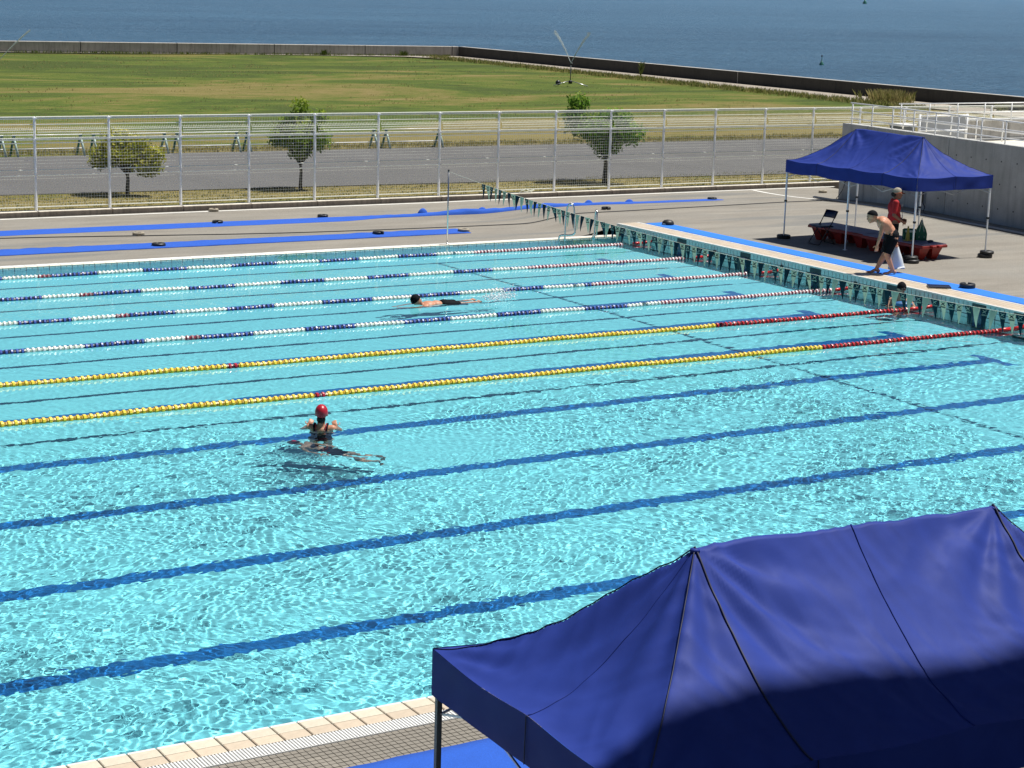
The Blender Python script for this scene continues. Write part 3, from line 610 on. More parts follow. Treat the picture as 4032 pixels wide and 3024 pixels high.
def jet(p, d0, T, n, seed, label, g=9.8, v=9.0, spread=.02, r0=.008):
    b = MB(); r = random.Random(seed); d0 = Vector(d0).normalized()
    for i in range(n):
        t = T*r.random()**1.1; q = Vector(p)+d0*v*t+Vector((0, 0, -.5*g*t*t)); s = spread*(.15+t*4); q += Vector((r.gauss(0, s), r.gauss(0, s), r.gauss(0, s)))
        rad = r0*r.uniform(.5, 1.4); u = Vector((r.gauss(0, 1), r.gauss(0, 1), r.gauss(0, 1))).normalized()*rad; w_ = u.orthogonal().normalized()*rad*.6; tt = d0*rad*2.2
        b.add([q-tt, q+u, q+w_, q-u, q+tt], [(0, 1, 2), (0, 2, 3), (0, 3, 1), (4, 2, 1), (4, 3, 2), (4, 1, 3)])
    o = b.build('water_jet', Mt['drop']); tag(o, label, 'water jet'); return o
P0 = (36.52, 61.23, 1.36)
jet(P0, CR*-.42+Vector((0, 0, 1)), .36, 1500, 1, 'left of the two water jets thrown up by the lawn sprinkler', v=7.6, spread=.034, r0=.009)
jet(P0, CR*.44+Vector((0, 0, 1)), .36, 1700, 2, 'right of the two water jets thrown up by the lawn sprinkler', v=7.6, spread=.034, r0=.010)
jet((5.35, 76.8, .2), CR*.84+Vector((0, 0, 1.0)), .30, 2600, 3, 'thin water jet rising from the left edge of the photo in front of the sea', v=12, spread=.02, r0=.010)
def buoy(label, x, y, s):
    root = thing('channel_buoy', label, 'buoy', (x, y, -3), 0)
    MB().lathe([(.27*s, -.15*s), (.29*s, 0), (.27*s, .12*s), (.13*s, .34*s), (.08*s, .5*s)], n=16).build('float_body', Mt['buoy'], root, True)
    MB().tube([(0, 0, .45*s), (.02*s, 0, 1.0*s)], .045*s, 8).build('mast', Mt['buoy'], root, True)
    MB().lathe([(.06*s, .98*s), (.085*s, 1.0*s), (.085*s, 1.15*s), (.03*s, 1.2*s)], n=10).build('lantern', Mt['blackplastic'], root, True)
buoy('green cone-shaped buoy floating on the sea beyond the dark seawall', 128.4+.0, 147.3, 1.02)
buoy('distant dark buoy at the top edge of the photo, cut off by it', 802.8+55, 916.2+60, 5.2)

# ================================================================ RIGHT CONCRETE WALL, RAILINGS, TERRACE
WA, WB = Vector((10.50, 5.47)), Vector((9.74, -2.80)); wd_ = (WB-WA).normalized(); wn = Vector((-wd_.y, wd_.x)); WTOP = 2.40
cw = thing('concrete_wall', 'tall grey concrete retaining wall behind the far blue tent', 'wall', (WA.x, WA.y, 0), math.atan2(wd_.y, wd_.x))
# local x runs along the wall towards the viewer's right, local y away from the pool
js = [0, 1.25, 5.0, 8.9, 12.8, 16.7, 21.7]
for a, c in zip(js[:-1], js[1:]):
    b = MB(); b.box(((a+c)/2, .15, WTOP/2), (c-a-.022, .30, WTOP)); o = b.build('wall_panel', Mt['wall'], cw)
    hb = MB()
    for i in range(int((c-a)/.6)):
        for zz in (.7, 1.35, 1.95): hb.lathe([(.022, -.003), (.022, .0)], (a+.35+i*.62, -.0, zz), 10, axis='y')
    ho = hb.build('tie_hole', Mt['grime'], cw); ho['kind'] = 'stuff'
    MB().box((c-.011, .16, WTOP/2-.01), (.022, .26, WTOP-.02)).build('joint', Mt['grime'], cw)
sd_ = 1 if (Vector((wn.x, wn.y)).x > 0) else -1
def wl(x, y=0): q = WA+wd_*x+wn*y; return q
# box and pipe on the wall foot
ob = thing('outlet_box', 'black electrical outlet box on the concrete wall behind the man in the red shirt', 'outlet box', (*wl(4.05, -.03), .66), math.atan2(wd_.y, wd_.x))
MB().box((0, 0, 0), (.24, .06, .34)).build('frame', Mt['greypanel'], ob); MB().box((0, -.035, 0), (.2, .02, .3)).build('door', Mt['blackplastic'], ob)
def cable(pts, r, label, name='cable', m='cord', cat='cable'):
    P = []; pts = [Vector(p) for p in pts]
    for i in range(len(pts)-1):
        p0, p1, p2, p3 = pts[max(i-1, 0)], pts[i], pts[i+1], pts[min(i+2, len(pts)-1)]
        for k in range(6):
            t = k/6; P.append(.5*((2*p1)+(p2-p0)*t+(2*p0-5*p1+4*p2-p3)*t*t+(3*p1-p0-3*p2+p3)*t**3))
    P.append(pts[-1]); o = MB().tube(P, r, 6).build(name, Mt[m], None, True); return tag(o, label, cat)
cable([(*wl(4.12, -.06), .50), (*wl(4.3, -.12), .40), (*wl(4.7, -.45), .32), (*wl(5.6, -.75), .32), (*wl(7.3, -.62), .32), (*wl(10, -.72), .32), (*wl(13, -.65), .32)], .014, 'dark blue cable running from the outlet box along the foot of the concrete wall', m='navyplastic')
cable([(*wl(.5, -.03), 1.95), (*wl(.42, -.05), 1.6), (*wl(.35, -.05), .6), (*wl(.2, -.2), .18)], .009, 'thin dark wire hanging down the left end of the concrete wall')
o = MB().tube([(*wl(-.1, -.80), .21), (*wl(4, -.82), .30), (*wl(8, -.8), .33), (*wl(20, -.8), .33)], .035, 8).build('drain_pipe', Mt['greypanel'], None, True); tag(o, 'pale grey pipe lying along the foot of the concrete wall', 'pipe')
cable([(x, y, float(deck_z(x, y))+.012) for x, y in [(-20, 6.2), (-14.55, 5.78), (-11, 5.1), (-8.03, 4.55), (-5, 4.3), (-3, 4.22), (-1.75, 4.2), (-1, 4.2), (-.3, 4.22), (.3, 4.25), (1, 4.3), (2.0, 4.35), (3.5, 4.5), (5, 4.65), (6.46, 4.8), (8, 4.95), (9.4, 4.9)]], .012, 'long thin dark cable lying across the deck between the two blue mats')
def railing(label, p, d, n, sp, z0, h, rails=(1, .62, .25), post_off=0, rise=0):
    root = thing('handrail', label, 'handrail', (p.x, p.y, z0), math.atan2(d.y, d.x))
    for k in range(n): MB().tube([(k*sp, 0, 0), (k*sp, 0, h)], .021, 8).build('post', Mt['whitemetal'], root, True)
    for f in rails: MB().tube([(-.1, 0, h*f), ((n-1)*sp+.1, 0, h*f)], .017 if f < 1 else .021, 8).build('rail', Mt['whitemetal'], root, True)
    return root
railing('white three-rail handrail standing on top of the tall concrete wall', wl(.25, .15), wd_, 16, .98, WTOP, .60)
railing('second white handrail behind the one on the concrete wall, beside the ramp', Vector((13.0, 5.6)), (Vector((12.3, -1.5))-Vector((13.0, 5.6))).normalized(), 9, 1.15, 2.18, .60, (1, .5))
railing('far white railing on the stained ledge behind the grey panels', Vector((16.3, 9.35)), Vector((1, 0)), 12, 1.25, 2.02, .62, (1, .5))
tr_ = struct(MB().box((24.5, 9.62, .75), (12, .34, 2.58)).build('stained_ledge', Mt['stained']))
for k in range(12): MB().ebox((18.98+k*1.0, 9.6, 2.065), (.985, .42, .06), .01).build('coping_stone', Mt['white'], tr_)
MB().box((24.5, 9.40, 1.42), (12, .12, .05)).build('ledge_strip', Mt['line'], tr_)
tp = [(10.95, 5.2), (14.4, 9.2), (29.5, 9.2), (29.5, -4.25), (10.3, -4.25)]
struct(MB().add([(x, y, z) for z in (0, 1.38) for x, y in tp], [(5, 6, 7, 8, 9)[::-1], (0, 1, 6, 5), (1, 2, 7, 6), (2, 3, 8, 7), (3, 4, 9, 8), (4, 0, 5, 9)]).build('terrace_floor', Mt['curbtop']))
gp = thing('panel_gate', 'pale grey metal panel gate between the white handrails above the concrete wall', 'gate', (15.95, 8.0, 1.38), 0)
for k in range(3): MB().ebox((.32+k*.64, 0, .48), (.62, .04, .92), .01).build('panel', Mt['greypanel'], gp)
for x in (-.06, 2.0): MB().tube([(x, 0, 0), (x, 0, 1.02)], .045, 8).build('gate_post', Mt['whitemetal'], gp, True)
for z in (.98, .5): MB().tube([(-.05, -.04, z), (2.0, -.04, z)], .022, 8).build('gate_rail', Mt['whitemetal'], gp, True)
bx = thing('utility_box', 'low dark grey box with a pale lid behind the left end of the concrete wall', 'box', (14.9, 7.7, 1.38))
MB().box((0, 0, .35), (.62, .5, .7)).build('body', Mt['darktube'], bx); MB().ebox((0, 0, .73), (.68, .56, .06), .01).build('lid', Mt['white'], bx)

# ================================================================ MATS ON THE DECK
def flat_mat(name, label, x0, x1, y0, y1, m, z=None, skew=0., th=.012, seed=1, wav=.006):
    nx = max(8, int(abs(x1-x0)/.12)); ny = max(5, int(abs(y1-y0)/.12)); rr_ = random.Random(seed)
    V = []; F = []
    for top in (1, 0):
        for j in range(ny+1):
            for i in range(nx+1):
                u, v = i/nx, j/ny; x = x0+(x1-x0)*u; y = y0+(y1-y0)*v+skew*u
                e = .03*noise.noise((x*.8, seed, 0))+.018*noise.noise((x*4, seed, 3))
                y += e if v in (0, 1) or True else 0
                if (x1-x0) < (y1-y0): x += .02*noise.noise((y*.8, seed, 0))+.006*noise.noise((y*5, seed, 3))
                zz = float(deck_z(x, y)) if z is None else z
                bump_ = abs(noise.noise((x*1.7, y*2.3, seed)))*wav
                V.append((x, y, zz+(.004 if not top else th+bump_+.002)))
    nn = (nx+1)*(ny+1)
    for j in range(ny):
        for i in range(nx): a = j*(nx+1)+i; F.append((a, a+1, a+nx+2, a+nx+1))
    ring = [i for i in range(nx)]+[j*(nx+1)+nx for j in range(ny)]+[ny*(nx+1)+i for i in range(nx, 0, -1)]+[j*(nx+1) for j in range(ny, 0, -1)]
    for a, c in zip(ring, ring[1:]+ring[:1]): F.append((a, a+nn, c+nn, c))
    b = MB(); b.add(V, F); o = b.build(name, m, None, True); return tag(o, label, 'mat')
flat_mat('floor_mat', 'flat bright blue mat strip on the deck nearest the far pool edge', -22, -3.45, 3.08, 3.92, Mt['bluemat'], skew=-.02, seed=2, wav=.03)
# far mat: flat on the left, folded into a long loose roll on the right
def rolled_mat():
    root = thing('floor_mat', 'blue mat strip nearest the fence, flat at left and crumpled into a roll at right', 'mat', (0, 0, 0))
    b = MB(); X = np.arange(-22, 7.2, .09); rows = 15; V = []; r_ = random.Random(5)
    for x in X:
        # s: amount folded over; width and height of the cross-section
        s = float(sstep(x, -5.6, -3.9))*(1-float(sstep(x, 3.0, 5.2)))
        lift = s*(.045+.05*max(0, noise.noise((x*.55, 1.5, 2)))+.03*abs(noise.noise((x*2.1, 4, 2))))
        if -2.6 < x < -.6: lift += .05*s*math.exp(-((x+1.5)/.7)**2)
        if .0 < x < 2.2: lift += .06*s*math.exp(-((x-1.0)/.5)**2)
        yc = 6.62+.02*math.sin(x*.4)+ (.30 if x > 0 else 0)*float(sstep(x, 0, 2.0)) + .10*noise.noise((x*.5, 9, 0))*s; wdt = .86*(1-s)+.26*s
        if x > 4: wdt = .40+(.55-.40)*float(sstep(x, 4, 5.2))
        e = .018*noise.noise((x, 7, 1))
        for j in range(rows):
            v = j/(rows-1); y = yc+(v-.5)*wdt+e
            prof = math.sin(PI*v)**.6; zz = float(deck_z(x, y))+.004+.012*(1 if 0 < j < rows-1 else 0)+lift*prof+s*.02*noise.noise((x*3, v*4, 2))*prof
            V.append((x, y, zz))
    F = [(i*rows+j, (i+1)*rows+j, (i+1)*rows+j+1, i*rows+j+1) for i in range(len(X)-1) for j in range(rows-1)]
    b.add(V, F); b.build('mat_sheet', Mt['bluemat'], root, True)
    for x, h in ((-2.75, .17), (2.75, .13), (4.15, .10), (-.9, .12)):
        y = 6.95+(.25 if x > 0 else 0); zz = float(deck_z(x, y)); b = MB(); n = 10
        for q in range(n+1):
            t = q/n
            for j in range(5):
                a = PI*j/4; rad = h*(math.sin(PI*t)**.7)*.55+.004; V_ = (x-.16+.32*t, y+rad*math.cos(a)*.8, zz+rad*math.sin(a)*1.6)
                b.v.append(V_); b.n += 1
        for q in range(n):
            for j in range(4): b.f.append((q*5+j, (q+1)*5+j, (q+1)*5+j+1, q*5+j+1)); b.m.append(0)
        b.build('raised_fold', Mt['bluemat'], root, True)
rolled_mat()
flat_mat('floor_mat', 'light blue mat strip lying beside the coping of the far end wall', .67, 1.24, -20, 1.40, Mt['bluemat2'], z=.296, seed=6)
flat_mat('floor_mat', 'blue mat strip on the near deck beneath the front tent', -40, -2, -26.35, -25.17, Mt['bluemat'], z=.0, seed=9, wav=.004)

# ================================================================ RING WEIGHTS
def weight_mesh(r=.13, h=.075, gap=.5, m='black', notch=True):
    b = MB(); n = 26; a0 = gap/2; A = [a0+(2*PI-gap)*k/n for k in range(n+1)]; pr = [(r*.45, 0), (r*.93, 0), (r, h*.15), (r, h*.8), (r*.9, h), (r*.5, h), (r*.42, h*.8)]
    vs = [(q*math.cos(a), q*math.sin(a), z) for a in A for q, z in pr]; k = len(pr)
    f = [(i*k+j, (i+1)*k+j, (i+1)*k+(j+1) % k, i*k+(j+1) % k) for i in range(n) for j in range(k)]
    f += [tuple(range(k))[::-1], tuple(n*k+j for j in range(k))]; b.add(vs, f)
    me = b.mesh('weight_ring', Mt[m], True); me.set_sharp_from_angle(angle=R(40)); return me
W_b, W_g, W_s = weight_mesh(), weight_mesh(m='beige'), weight_mesh(.14, .07, .12)
cap_me = MB().tube([(-.02, 0, .05), (.02, 0, .05)], .02, 6).mesh('grip', Mt['blackplastic'])
def weight(label, x, y, rz=0, me=None, z=None, s=1, group='ring-shaped weights on the deck'):
    zz = float(deck_z(x, y)) if z is None else z
    root = thing('ring_weight', label, 'weight', (x, y, zz), rz, group); o = link('ring', me or W_b, root); o.scale = (s, s, s)
    return root
for a in [('beige ring weight on the white line below the fence curb', -7.87, 9.15, 1, W_g), ('black ring weight on the far blue mat at left', -8.72, 6.79, 4.2, W_b, None, 1.05), ('beige ring weight lying between the two blue mats at left', -11.35, 5.30, 2.2, W_g, None, 1.1),
          ('black ring weight on the nearer blue mat at left', -11.55, 3.40, 3, W_s, None, 1.15), ('black ring weight on the far blue mat left of the crumpled part', -5.62, 7.15, 4.6, W_s), ('black ring weight on the nearer blue mat right of the middle', -5.78, 3.60, 4.9, W_b, None, 1.1),
          ('grey ring weight on the right end of the nearer blue mat', -3.50, 3.35, 0, W_g, None, 1.15), ('black ring weight standing on the bare deck right of the pool ladder', 2.01, 5.18, 4.3, W_b), ('black ring weight on the right end of the crumpled blue mat', 6.97, 6.98, 4.4, W_s), ('beige ring weight on the deck near the left end of the concrete wall', 11.8, 7.71, .4, W_g),
          ('black ring weight on the light blue mat, right of the flat black board', 1.12, -9.66, 1.0, W_b, .31, 1.25)]:
    weight(*a)
dm = thing('round_weight', 'black domed rubber weight at the far end of the light blue mat', 'weight', (1.08, .95, .308)); MB().lathe([(.15, 0), (.155, .03), (.14, .08), (.10, .115), (.04, .13)], n=20).build('dome', Mt['black'], dm, True); MB().box((-.12, -.075, .03), (.16, .02, .014), rz=R(-31)).build('lettering', Mt['cream'], dm)
wj = thing('plastic_straps', 'bundle of pale strips lying on the fence curb behind the flag line', 'straps', (2.05, 9.5, .15)); MB().tube([(-.25, 0, .02), (0, .02, .12), (.22, 0, .02)], .014, 6).tube([(-.2, .03, .1), (.05, .05, .03), (.3, .03, .08)], .014, 6).build('strap', Mt['cream'], wj, True)

# ================================================================ POOL LADDER, FLAG LINE
ld = thing('pool_ladder', 'stainless steel pool ladder handrails at the far corner of the pool', 'ladder', (-1.4, 1.32, .01))
RC = [(0, -.05), (0, .2), (.01, .6), (.03, .80), (.08, .90), (.15, .905), (.20, .84), (.215, .70), (.22, .50), (.245, .30), (.25, .20), (.20, .145), (.08, .125), (-.06, .125), (-.125, .10), (-.15, .03), (-.15, -.03)]
for x, e, k in ((-.42, Vector((.5, -.6, 0)).normalized(), 1.0), (.45, Vector((-.28, -.75, 0)).normalized(), .80)):
    P = [Vector((x, -.08, 0))+e*u*1.05+Vector((0, 0, z*k)) for u, z in RC]; Q = []
    for i in range(len(P)-1):
        for q in range(3): Q.append(P[i].lerp(P[i+1], q/3))
    Q.append(P[-1])
    for _ in range(2): Q = [Q[0]]+[(Q[i-1]+Q[i]*2+Q[i+1])/4 for i in range(1, len(Q)-1)]+[Q[-1]]
    MB().tube(Q, .021, 10).build('handrail_tube', Mt['steel'], ld, True)
for z in (-.3, -.55, -.8): MB().box((-.05, -.04, z), (.95, .09, .03)).build('step', Mt['steel'], ld)
fp = thing('flag_pole', 'thin metal pole at the far pool edge holding the left end of the flag line', 'pole', (-5.0, 1.49, .01))
MB().tube([(0, 0, 0), (.0, 0, 1.76)], .018, 8).build('pole', Mt['steel'], fp, True); MB().lathe([(.045, 0), (.045, .015), (.025, .02)], n=12).build('base_plate', Mt['steel'], fp); MB().ell((0, 0, 1.775), (.024, .024, .03)).build('pole_cap', Mt['blackplastic'], fp, True)
fp2 = thing('flag_pole', 'thin metal pole on the near deck holding the near end of the flag line', 'pole', (-5.0, -24.9, .01))
MB().tube([(0, 0, 0), (0, 0, 1.76)], .018, 8).build('pole', Mt['steel'], fp2, True)
fl = thing('flag_line', 'line of alternating dark teal and cream pennants with printed marks hanging across the pool', 'flag line', (-5, 0, 0))
def fz(y):
    t = (1.49-y)/26.39; return 1.76-.50*4*t*(1-t)*(1+.15*(.5-t))
MB().tube([(0, y, fz(y)) for y in np.linspace(1.49, -24.9, 70)], .005, 5).build('rope', Mt['cream'], fl, True)
def penn_mesh(m, ln=.325, wdt=.182, bend=0):
    b = MB(); V = []; rows = 6; t_ = .0012
    for s in (1, -1):
        for j in range(rows+1):
            v = j/rows; w2 = wdt/2*(1-v)+.004; off = bend*math.sin(v*PI*.6)+s*t_
            V += [(off, w2, -ln*v), (off, -w2, -ln*v)]
    F = []
    for s in (0, 1):
        o_ = s*(rows+1)*2
        for j in range(rows): q = (o_+2*j, o_+2*j+1, o_+2*j+3, o_+2*j+2); F.append(q if s else q[::-1])
    for j in range(rows):
        F.append((2*j, 2*j+2, (rows+1)*2+2*j+2, (rows+1)*2+2*j)); F.append((2*j+1, (rows+1)*2+2*j+1, (rows+1)*2+2*j+3, 2*j+3))
    b.add(V, F); b.box((0, 0, -.004), (.006, wdt, .014)); return b.mesh('pennant', Mt[m])
# the printed mark: a running-bird emblem over the word
def word_mesh(mat):
    cu = bpy.data.curves.new('w', 'FONT'); cu.body = 'mizuno'; cu.size = .044; cu.shear = .3; cu.align_x = 'CENTER'; cu.offset = .0008; cu.resolution_u = 2
    ob_ = bpy.data.objects.new('w', cu); COL.objects.link(ob_); bpy.context.view_layer.update()
    me = bpy.data.meshes.new_from_object(ob_.evaluated_get(bpy.context.evaluated_depsgraph_get())); bpy.data.objects.remove(ob_)
    vs = [tuple(v.co) for v in me.vertices]; fs = [tuple(p.vertices) for p in me.polygons]; b = MB()
    # text plane x right, y up  ->  pennant plane seen from -x side: right = -y
    def put(P, F): 
        b.add([(-.0032, -x, y) for x, y in P], F); b.add([(.0032, x, y) for x, y in P], [tuple(q)[::-1] for q in F])
    put([(v[0], v[1]-.108) for v in vs], fs)
    bird = [[(-.052, -.022), (-.034, -.018), (-.006, -.040), (.004, -.052), (-.012, -.047), (-.035, -.030)], [(.050, -.015), (.056, -.024), (.020, -.038), (.006, -.052), (-.006, -.040), (.010, -.028)], [(-.006, -.040), (.006, -.052), (-.026, -.064), (-.050, -.078), (-.052, -.070), (-.030, -.054)], [(.006, -.052), (.014, -.046), (.030, -.058), (.040, -.070), (.022, -.066)]]
    for q in bird: put(q, [tuple(range(len(q)))[::-1]])
    return b.mesh('print', mat)
pw = word_mesh(Mt['penn_w']); pg = word_mesh(Mt['penn_g'])
pmeshes = [[penn_mesh('penn_g', bend=c) for c in (-.02, .0, .03)], [penn_mesh('penn_w', bend=c) for c in (-.03, .01, .025)]]
y = -.18; i = 0; r_ = random.Random(3)
while y > -24.2:
    kd = (i % 2)
    if r_.random() < .04: y -= .05
    if i > 6 and r_.random() < .05: kd = 0
    o = link('pennant', pmeshes[kd][r_.randrange(3)], fl, (0, y, fz(y)-.004)); o.rotation_euler = (R(-2+r_.uniform(-3, 3)), R(r_.uniform(-9, 9)), R(r_.uniform(-6, 6)-4))
    link('print', pw if kd == 0 else pg, o); y -= .192+r_.uniform(-.006, .006); i += 1

# ================================================================ LANE ROPES
def float_mesh(rim, core, star=True):
    b = MB(); n = 10; ro = .056
    # outer wheel
    b.lathe([(ro*.60, -.020), (ro*.97, -.019), (ro, -.010), (ro, .010), (ro*.97, .019), (ro*.60, .020)], n=n, axis='x', mi=0, capb=True, capt=True)
    b.lathe([(ro*.72, -.046), (ro*.72, -.012), (ro*.72, .012), (ro*.72, .046)], n=8, axis='x', mi=1)
    return b.mesh('float', [Mt[rim], Mt[core]])
FM = dict(w=float_mesh('fwhite', 'core_w'), b=float_mesh('fcyan', 'core_b'), y=float_mesh('yellow', 'core_y'), r=float_mesh('red', 'core_r'), d=float_mesh('frose', 'fdark'), p=float_mesh('fpink', 'fdark'), c=float_mesh('crimson', 'core_r'))
def lane_rope(i, label, colf, pitch, x_end, z=.018):
    y0 = -2.5*i; root = thing('lane_rope', label, 'lane rope', (0, y0, z), 0, 'lane ropes')
    P = [(x, .012*math.sin(x*.9+i)+.01*math.sin(x*2.3+i*2), 0) for x in np.arange(-34, .01, .5)]
    MB().tube(P, .006, 5).build('cable', Mt['cord'], root, True)
    x = x_end; k = 0; rest = {}
    while x > -30:
        q = colf(x); yy = .012*math.sin(x*.9+i)+.01*math.sin(x*2.3+i*2); zz = .006*math.sin(x*1.7+i)+.003*math.sin(x*5.1+i)
        if x > -26 and k < 280:
            o = link('float', FM[q], root, (x, yy, zz)); o.rotation_euler.x = k*1.7; k += 1
        else: rest.setdefault(q, []).append((x, yy, zz))
        x -= pitch
    if rest:
        b = MB()
        for q, L in rest.items():
            for p in L: b.lathe([(.05, -.012), (.056, -.012), (.056, .012), (.05, .012)], p, 8, axis='x', mi='wbyrdpc'.index(q))
        o = b.build('float', [Mt[m] for m in ('fwhite', 'fblue', 'yellow', 'red', 'fwhite', 'fpink', 'crimson')], root); o['kind'] = 'stuff'
    # red sleeves and wall hook at the end wall
    g = x_end+.06
    if i < 4:
        b_ = [(g+.30 if i < 3 else g+.03, g+.55 if i < 3 else -.32), (-.27 if i >= 3 else g+.58, -.05)]
        if i < 3: b_ = [(-.62, -.38), (-.36, -.08)]
        else: b_ = [(g+.02, -.36), (-.34, -.08)]
    else: b_ = [(g, g+.36), (g+.39, -.06)]
    for a, c in b_: MB().tube([(a, 0, .012), (c, 0, .02+.03*(c > -.1))], .036 if i < 5 else .045, 10).build('end_sleeve', Mt['red'], root, True)
    MB().tube([(-.08, 0, .04), (.0, 0, .10)], .012, 6).build('wall_hook', Mt['black'], root); MB().box((-.012, 0, .10), (.02, .09, .12)).build('hook_plate', Mt['blackplastic'], root)
    return root
def alt(ph, pink):
    def f(x):
        if x > -5.12: return 'd'
        if pink-.02 < x < pink+.26: return 'p'
        return 'w' if (math.floor(x+ph) % 2 == 0) else 'b'
    return f
names = ['first rope from the far side, blue and white floats', 'second rope from the far side, blue and white floats', 'third rope from the far side, running behind the floating swimmer', 'fourth from the far side, blue and white, just beyond the yellow ones', 'farther of the two yellow and red float ropes', 'nearer of the two yellow and red float ropes, just beyond the standing woman']
for i in range(4):
    lane_rope(i, 'lane rope: '+names[i], alt((.14, .10, .32, -.1)[i], (-15.38, -15.35, -15.5, -15.15)[i]), .0905, (-1.0, -.95, -1.0, -.70)[i])
def yel(a, c):
    def f(x):
        if x > -5.1 if a else x > -5.6: return 'r'
        if c-.27 < x < c: return 'c'
        return 'y'
    return f
lane_rope(4, 'lane rope: '+names[4], yel(0, -15.17), .098, -.84); lane_rope(5, 'lane rope: '+names[5], yel(1, -14.78), .098, -.85)

# ================================================================ TENTS
def tent(label, cx, cy, zg, az, L, Dp, h, ph, pk, gname, leg_mat, weights, seed, vh=.30):
    root = thing('canopy_tent', label, 'tent', (cx, cy, zg), az, 'blue pop-up canopy tents')
    r_ = random.Random(seed); ns = seed*3.7
    def edge_drop(s):        # sag of the eave between its supports, s in 0..1
        return .030*abs(math.sin(PI*s*2))**1.3
    def zf(x, y):
        u = min(abs(x)/L, .5); v = min(abs(y)/Dp, .5)
        tv = 1-v/.5; tu = (.5-u)/(.5-pk); t = max(0, min(1, tv, tu)); hip = abs(tv-tu)
        z = h+ph*(t**1.55)
        # tension folds radiating from the two peaks and from the corners
        e = 0
        for s in (-1, 1):
            dx, dy = x-s*pk*L, y; rr_ = math.hypot(dx, dy); an = math.atan2(dy, dx)
            e += .020*math.sin(an*11+2.2*noise.noise((rr_*2.2, ns, an)))*math.exp(-((rr_-.45)/.38)**2)
            for q in (-1, 1):
                dx2, dy2 = x-s*L/2, y-q*Dp/2; r2 = math.hypot(dx2, dy2); a2 = math.atan2(dy2, dx2)
                e += .011*math.sin(a2*17+2*noise.noise((r2*2, ns+4, a2)))*math.exp(-((r2-.42)/.3)**2)
        # creases running down and across the slopes
        for (ca, sa, fr, am, o_) in ((.82, .57, 7.5, .0085, 1.7), (-.55, .83, 6.2, .007, 5.1), (.30, .95, 11., .0045, 9.3)):
            aa = x*ca+y*sa; bb = -x*sa+y*ca; q_ = noise.noise((aa*fr+ns+1.2*noise.noise((bb*1.3, o_, ns)), bb*1.15, o_)); mk = max(0, noise.noise((x*1.1+o_, y*1.3+ns, 3.3))+.22)
            e += am*(1-2.6*abs(q_))*mk*1.9
        p = noise.noise((x*1.6+ns, y*1.2, 0))*.022
        f = noise.noise((x*5.5+y*3.5+ns, y*2.0-x*1.1, 2)); f2 = 1-abs(noise.noise((x*2.6+y*2.9+ns, (y-x)*1.1, 7)))*2
        e += (p+.007*f+.014*max(0, f2-.35)*noise.noise((x*.9, y*.9, ns)))*min(1, t*6)*min(1, (1-t)*5+.25)
        if t < .25: z -= (1-t/.25)*(edge_drop((x/L+.5)*2 % 1 if tv < tu else (y/Dp+.5)))*.9
        return z+e*min(1, t*8)
    nx, ny = 220, 130; xs = np.linspace(-L/2, L/2, nx+1); ys = np.linspace(-Dp/2, Dp/2, ny+1)
    V = [(x, y, zf(x, y)) for y in ys for x in xs]; F = [(j*(nx+1)+i, j*(nx+1)+i+1, (j+1)*(nx+1)+i+1, (j+1)*(nx+1)+i) for j in range(ny) for i in range(nx)]
    nr = len(V); 
    b = MB(); b.add(V, F); b.build('roof_fabric', Mt['blue'], root, True)
    # valance: four hanging sides
    sides = [((-L/2, -Dp/2), (L/2, -Dp/2), (0, -1)), ((L/2, -Dp/2), (L/2, Dp/2), (1, 0)), ((L/2, Dp/2), (-L/2, Dp/2), (0, 1)), ((-L/2, Dp/2), (-L/2, -Dp/2), (-1, 0))]
    for k, (p, q, nn) in enumerate(sides):
        n = 90 if k % 2 == 0 else 50; rows = 8; V = []
        for i in range(n+1):
            t = i/n; x = p[0]+(q[0]-p[0])*t; y = p[1]+(q[1]-p[1])*t; z0 = zf(x, y)
            for j in range(rows+1):
                v = j/rows; w_ = (.012*noise.noise((x*2.4+ns, y*2.4, v*1.2+k))+.008*math.sin(v*PI*1.3+t*7+k)*noise.noise((t*4, k, ns)))*v*1.6*min(1, t*12, (1-t)*12)
                V.append((x+nn[0]*(.006+w_), y+nn[1]*(.006+w_), z0+.004-(vh-(.02*math.sin(PI*t*2)**2))*v*(1 if True else 0)))
        F = [(i*(rows+1)+j, (i+1)*(rows+1)+j, (i+1)*(rows+1)+j+1, i*(rows+1)+j+1) for i in range(n) for j in range(rows)]
        vo = MB().add(V, F).build('valance', Mt['blue'], root, True)
        for s in ((.25, .75) if k % 2 == 0 else (.5,)):
            x = p[0]+(q[0]-p[0])*s+nn[0]*.012; y = p[1]+(q[1]-p[1])*s+nn[1]*.012; zz = zf(p[0]+(q[0]-p[0])*s, p[1]+(q[1]-p[1])*s)
            MB().tube([(x, y, zz), (x+nn[0]*.004, y+nn[1]*.004, zz-vh*.96)], .0035, 4).build('valance_seam', Mt['seam'], vo)
    def seam(a, c, rad, m, lift=.004):
        P = []
        for i in range(41): t = i/40; x = a[0]+(c[0]-a[0])*t; y = a[1]+(c[1]-a[1])*t; P.append((x, y, zf(x, y)+lift))
        MB().tube(P, rad, 5).build('seam', Mt[m], root, True)
    X = pk*L
    for s in (-1, 1):
        for q in (-1, 1):
            seam((s*X, 0), (s*L/2, q*Dp/2), .0045, 'seam', .002); seam((s*X, 0), (s*X, q*Dp/2), .0075, 'seam', .003); 
        seam((s*X, 0), (s*L/2, 0), .004, 'blue', .003)
    for q in (-1, 1): seam((0, 0), (0, q*Dp/2), .005, 'blue', .003)
    for s in (-1, 1): MB().lathe([(.032, -.01), (.028, .004), (.012, .010)], (s*X, 0, h+ph-.006), 12).build('peak_cap', Mt['blue'], root, True)
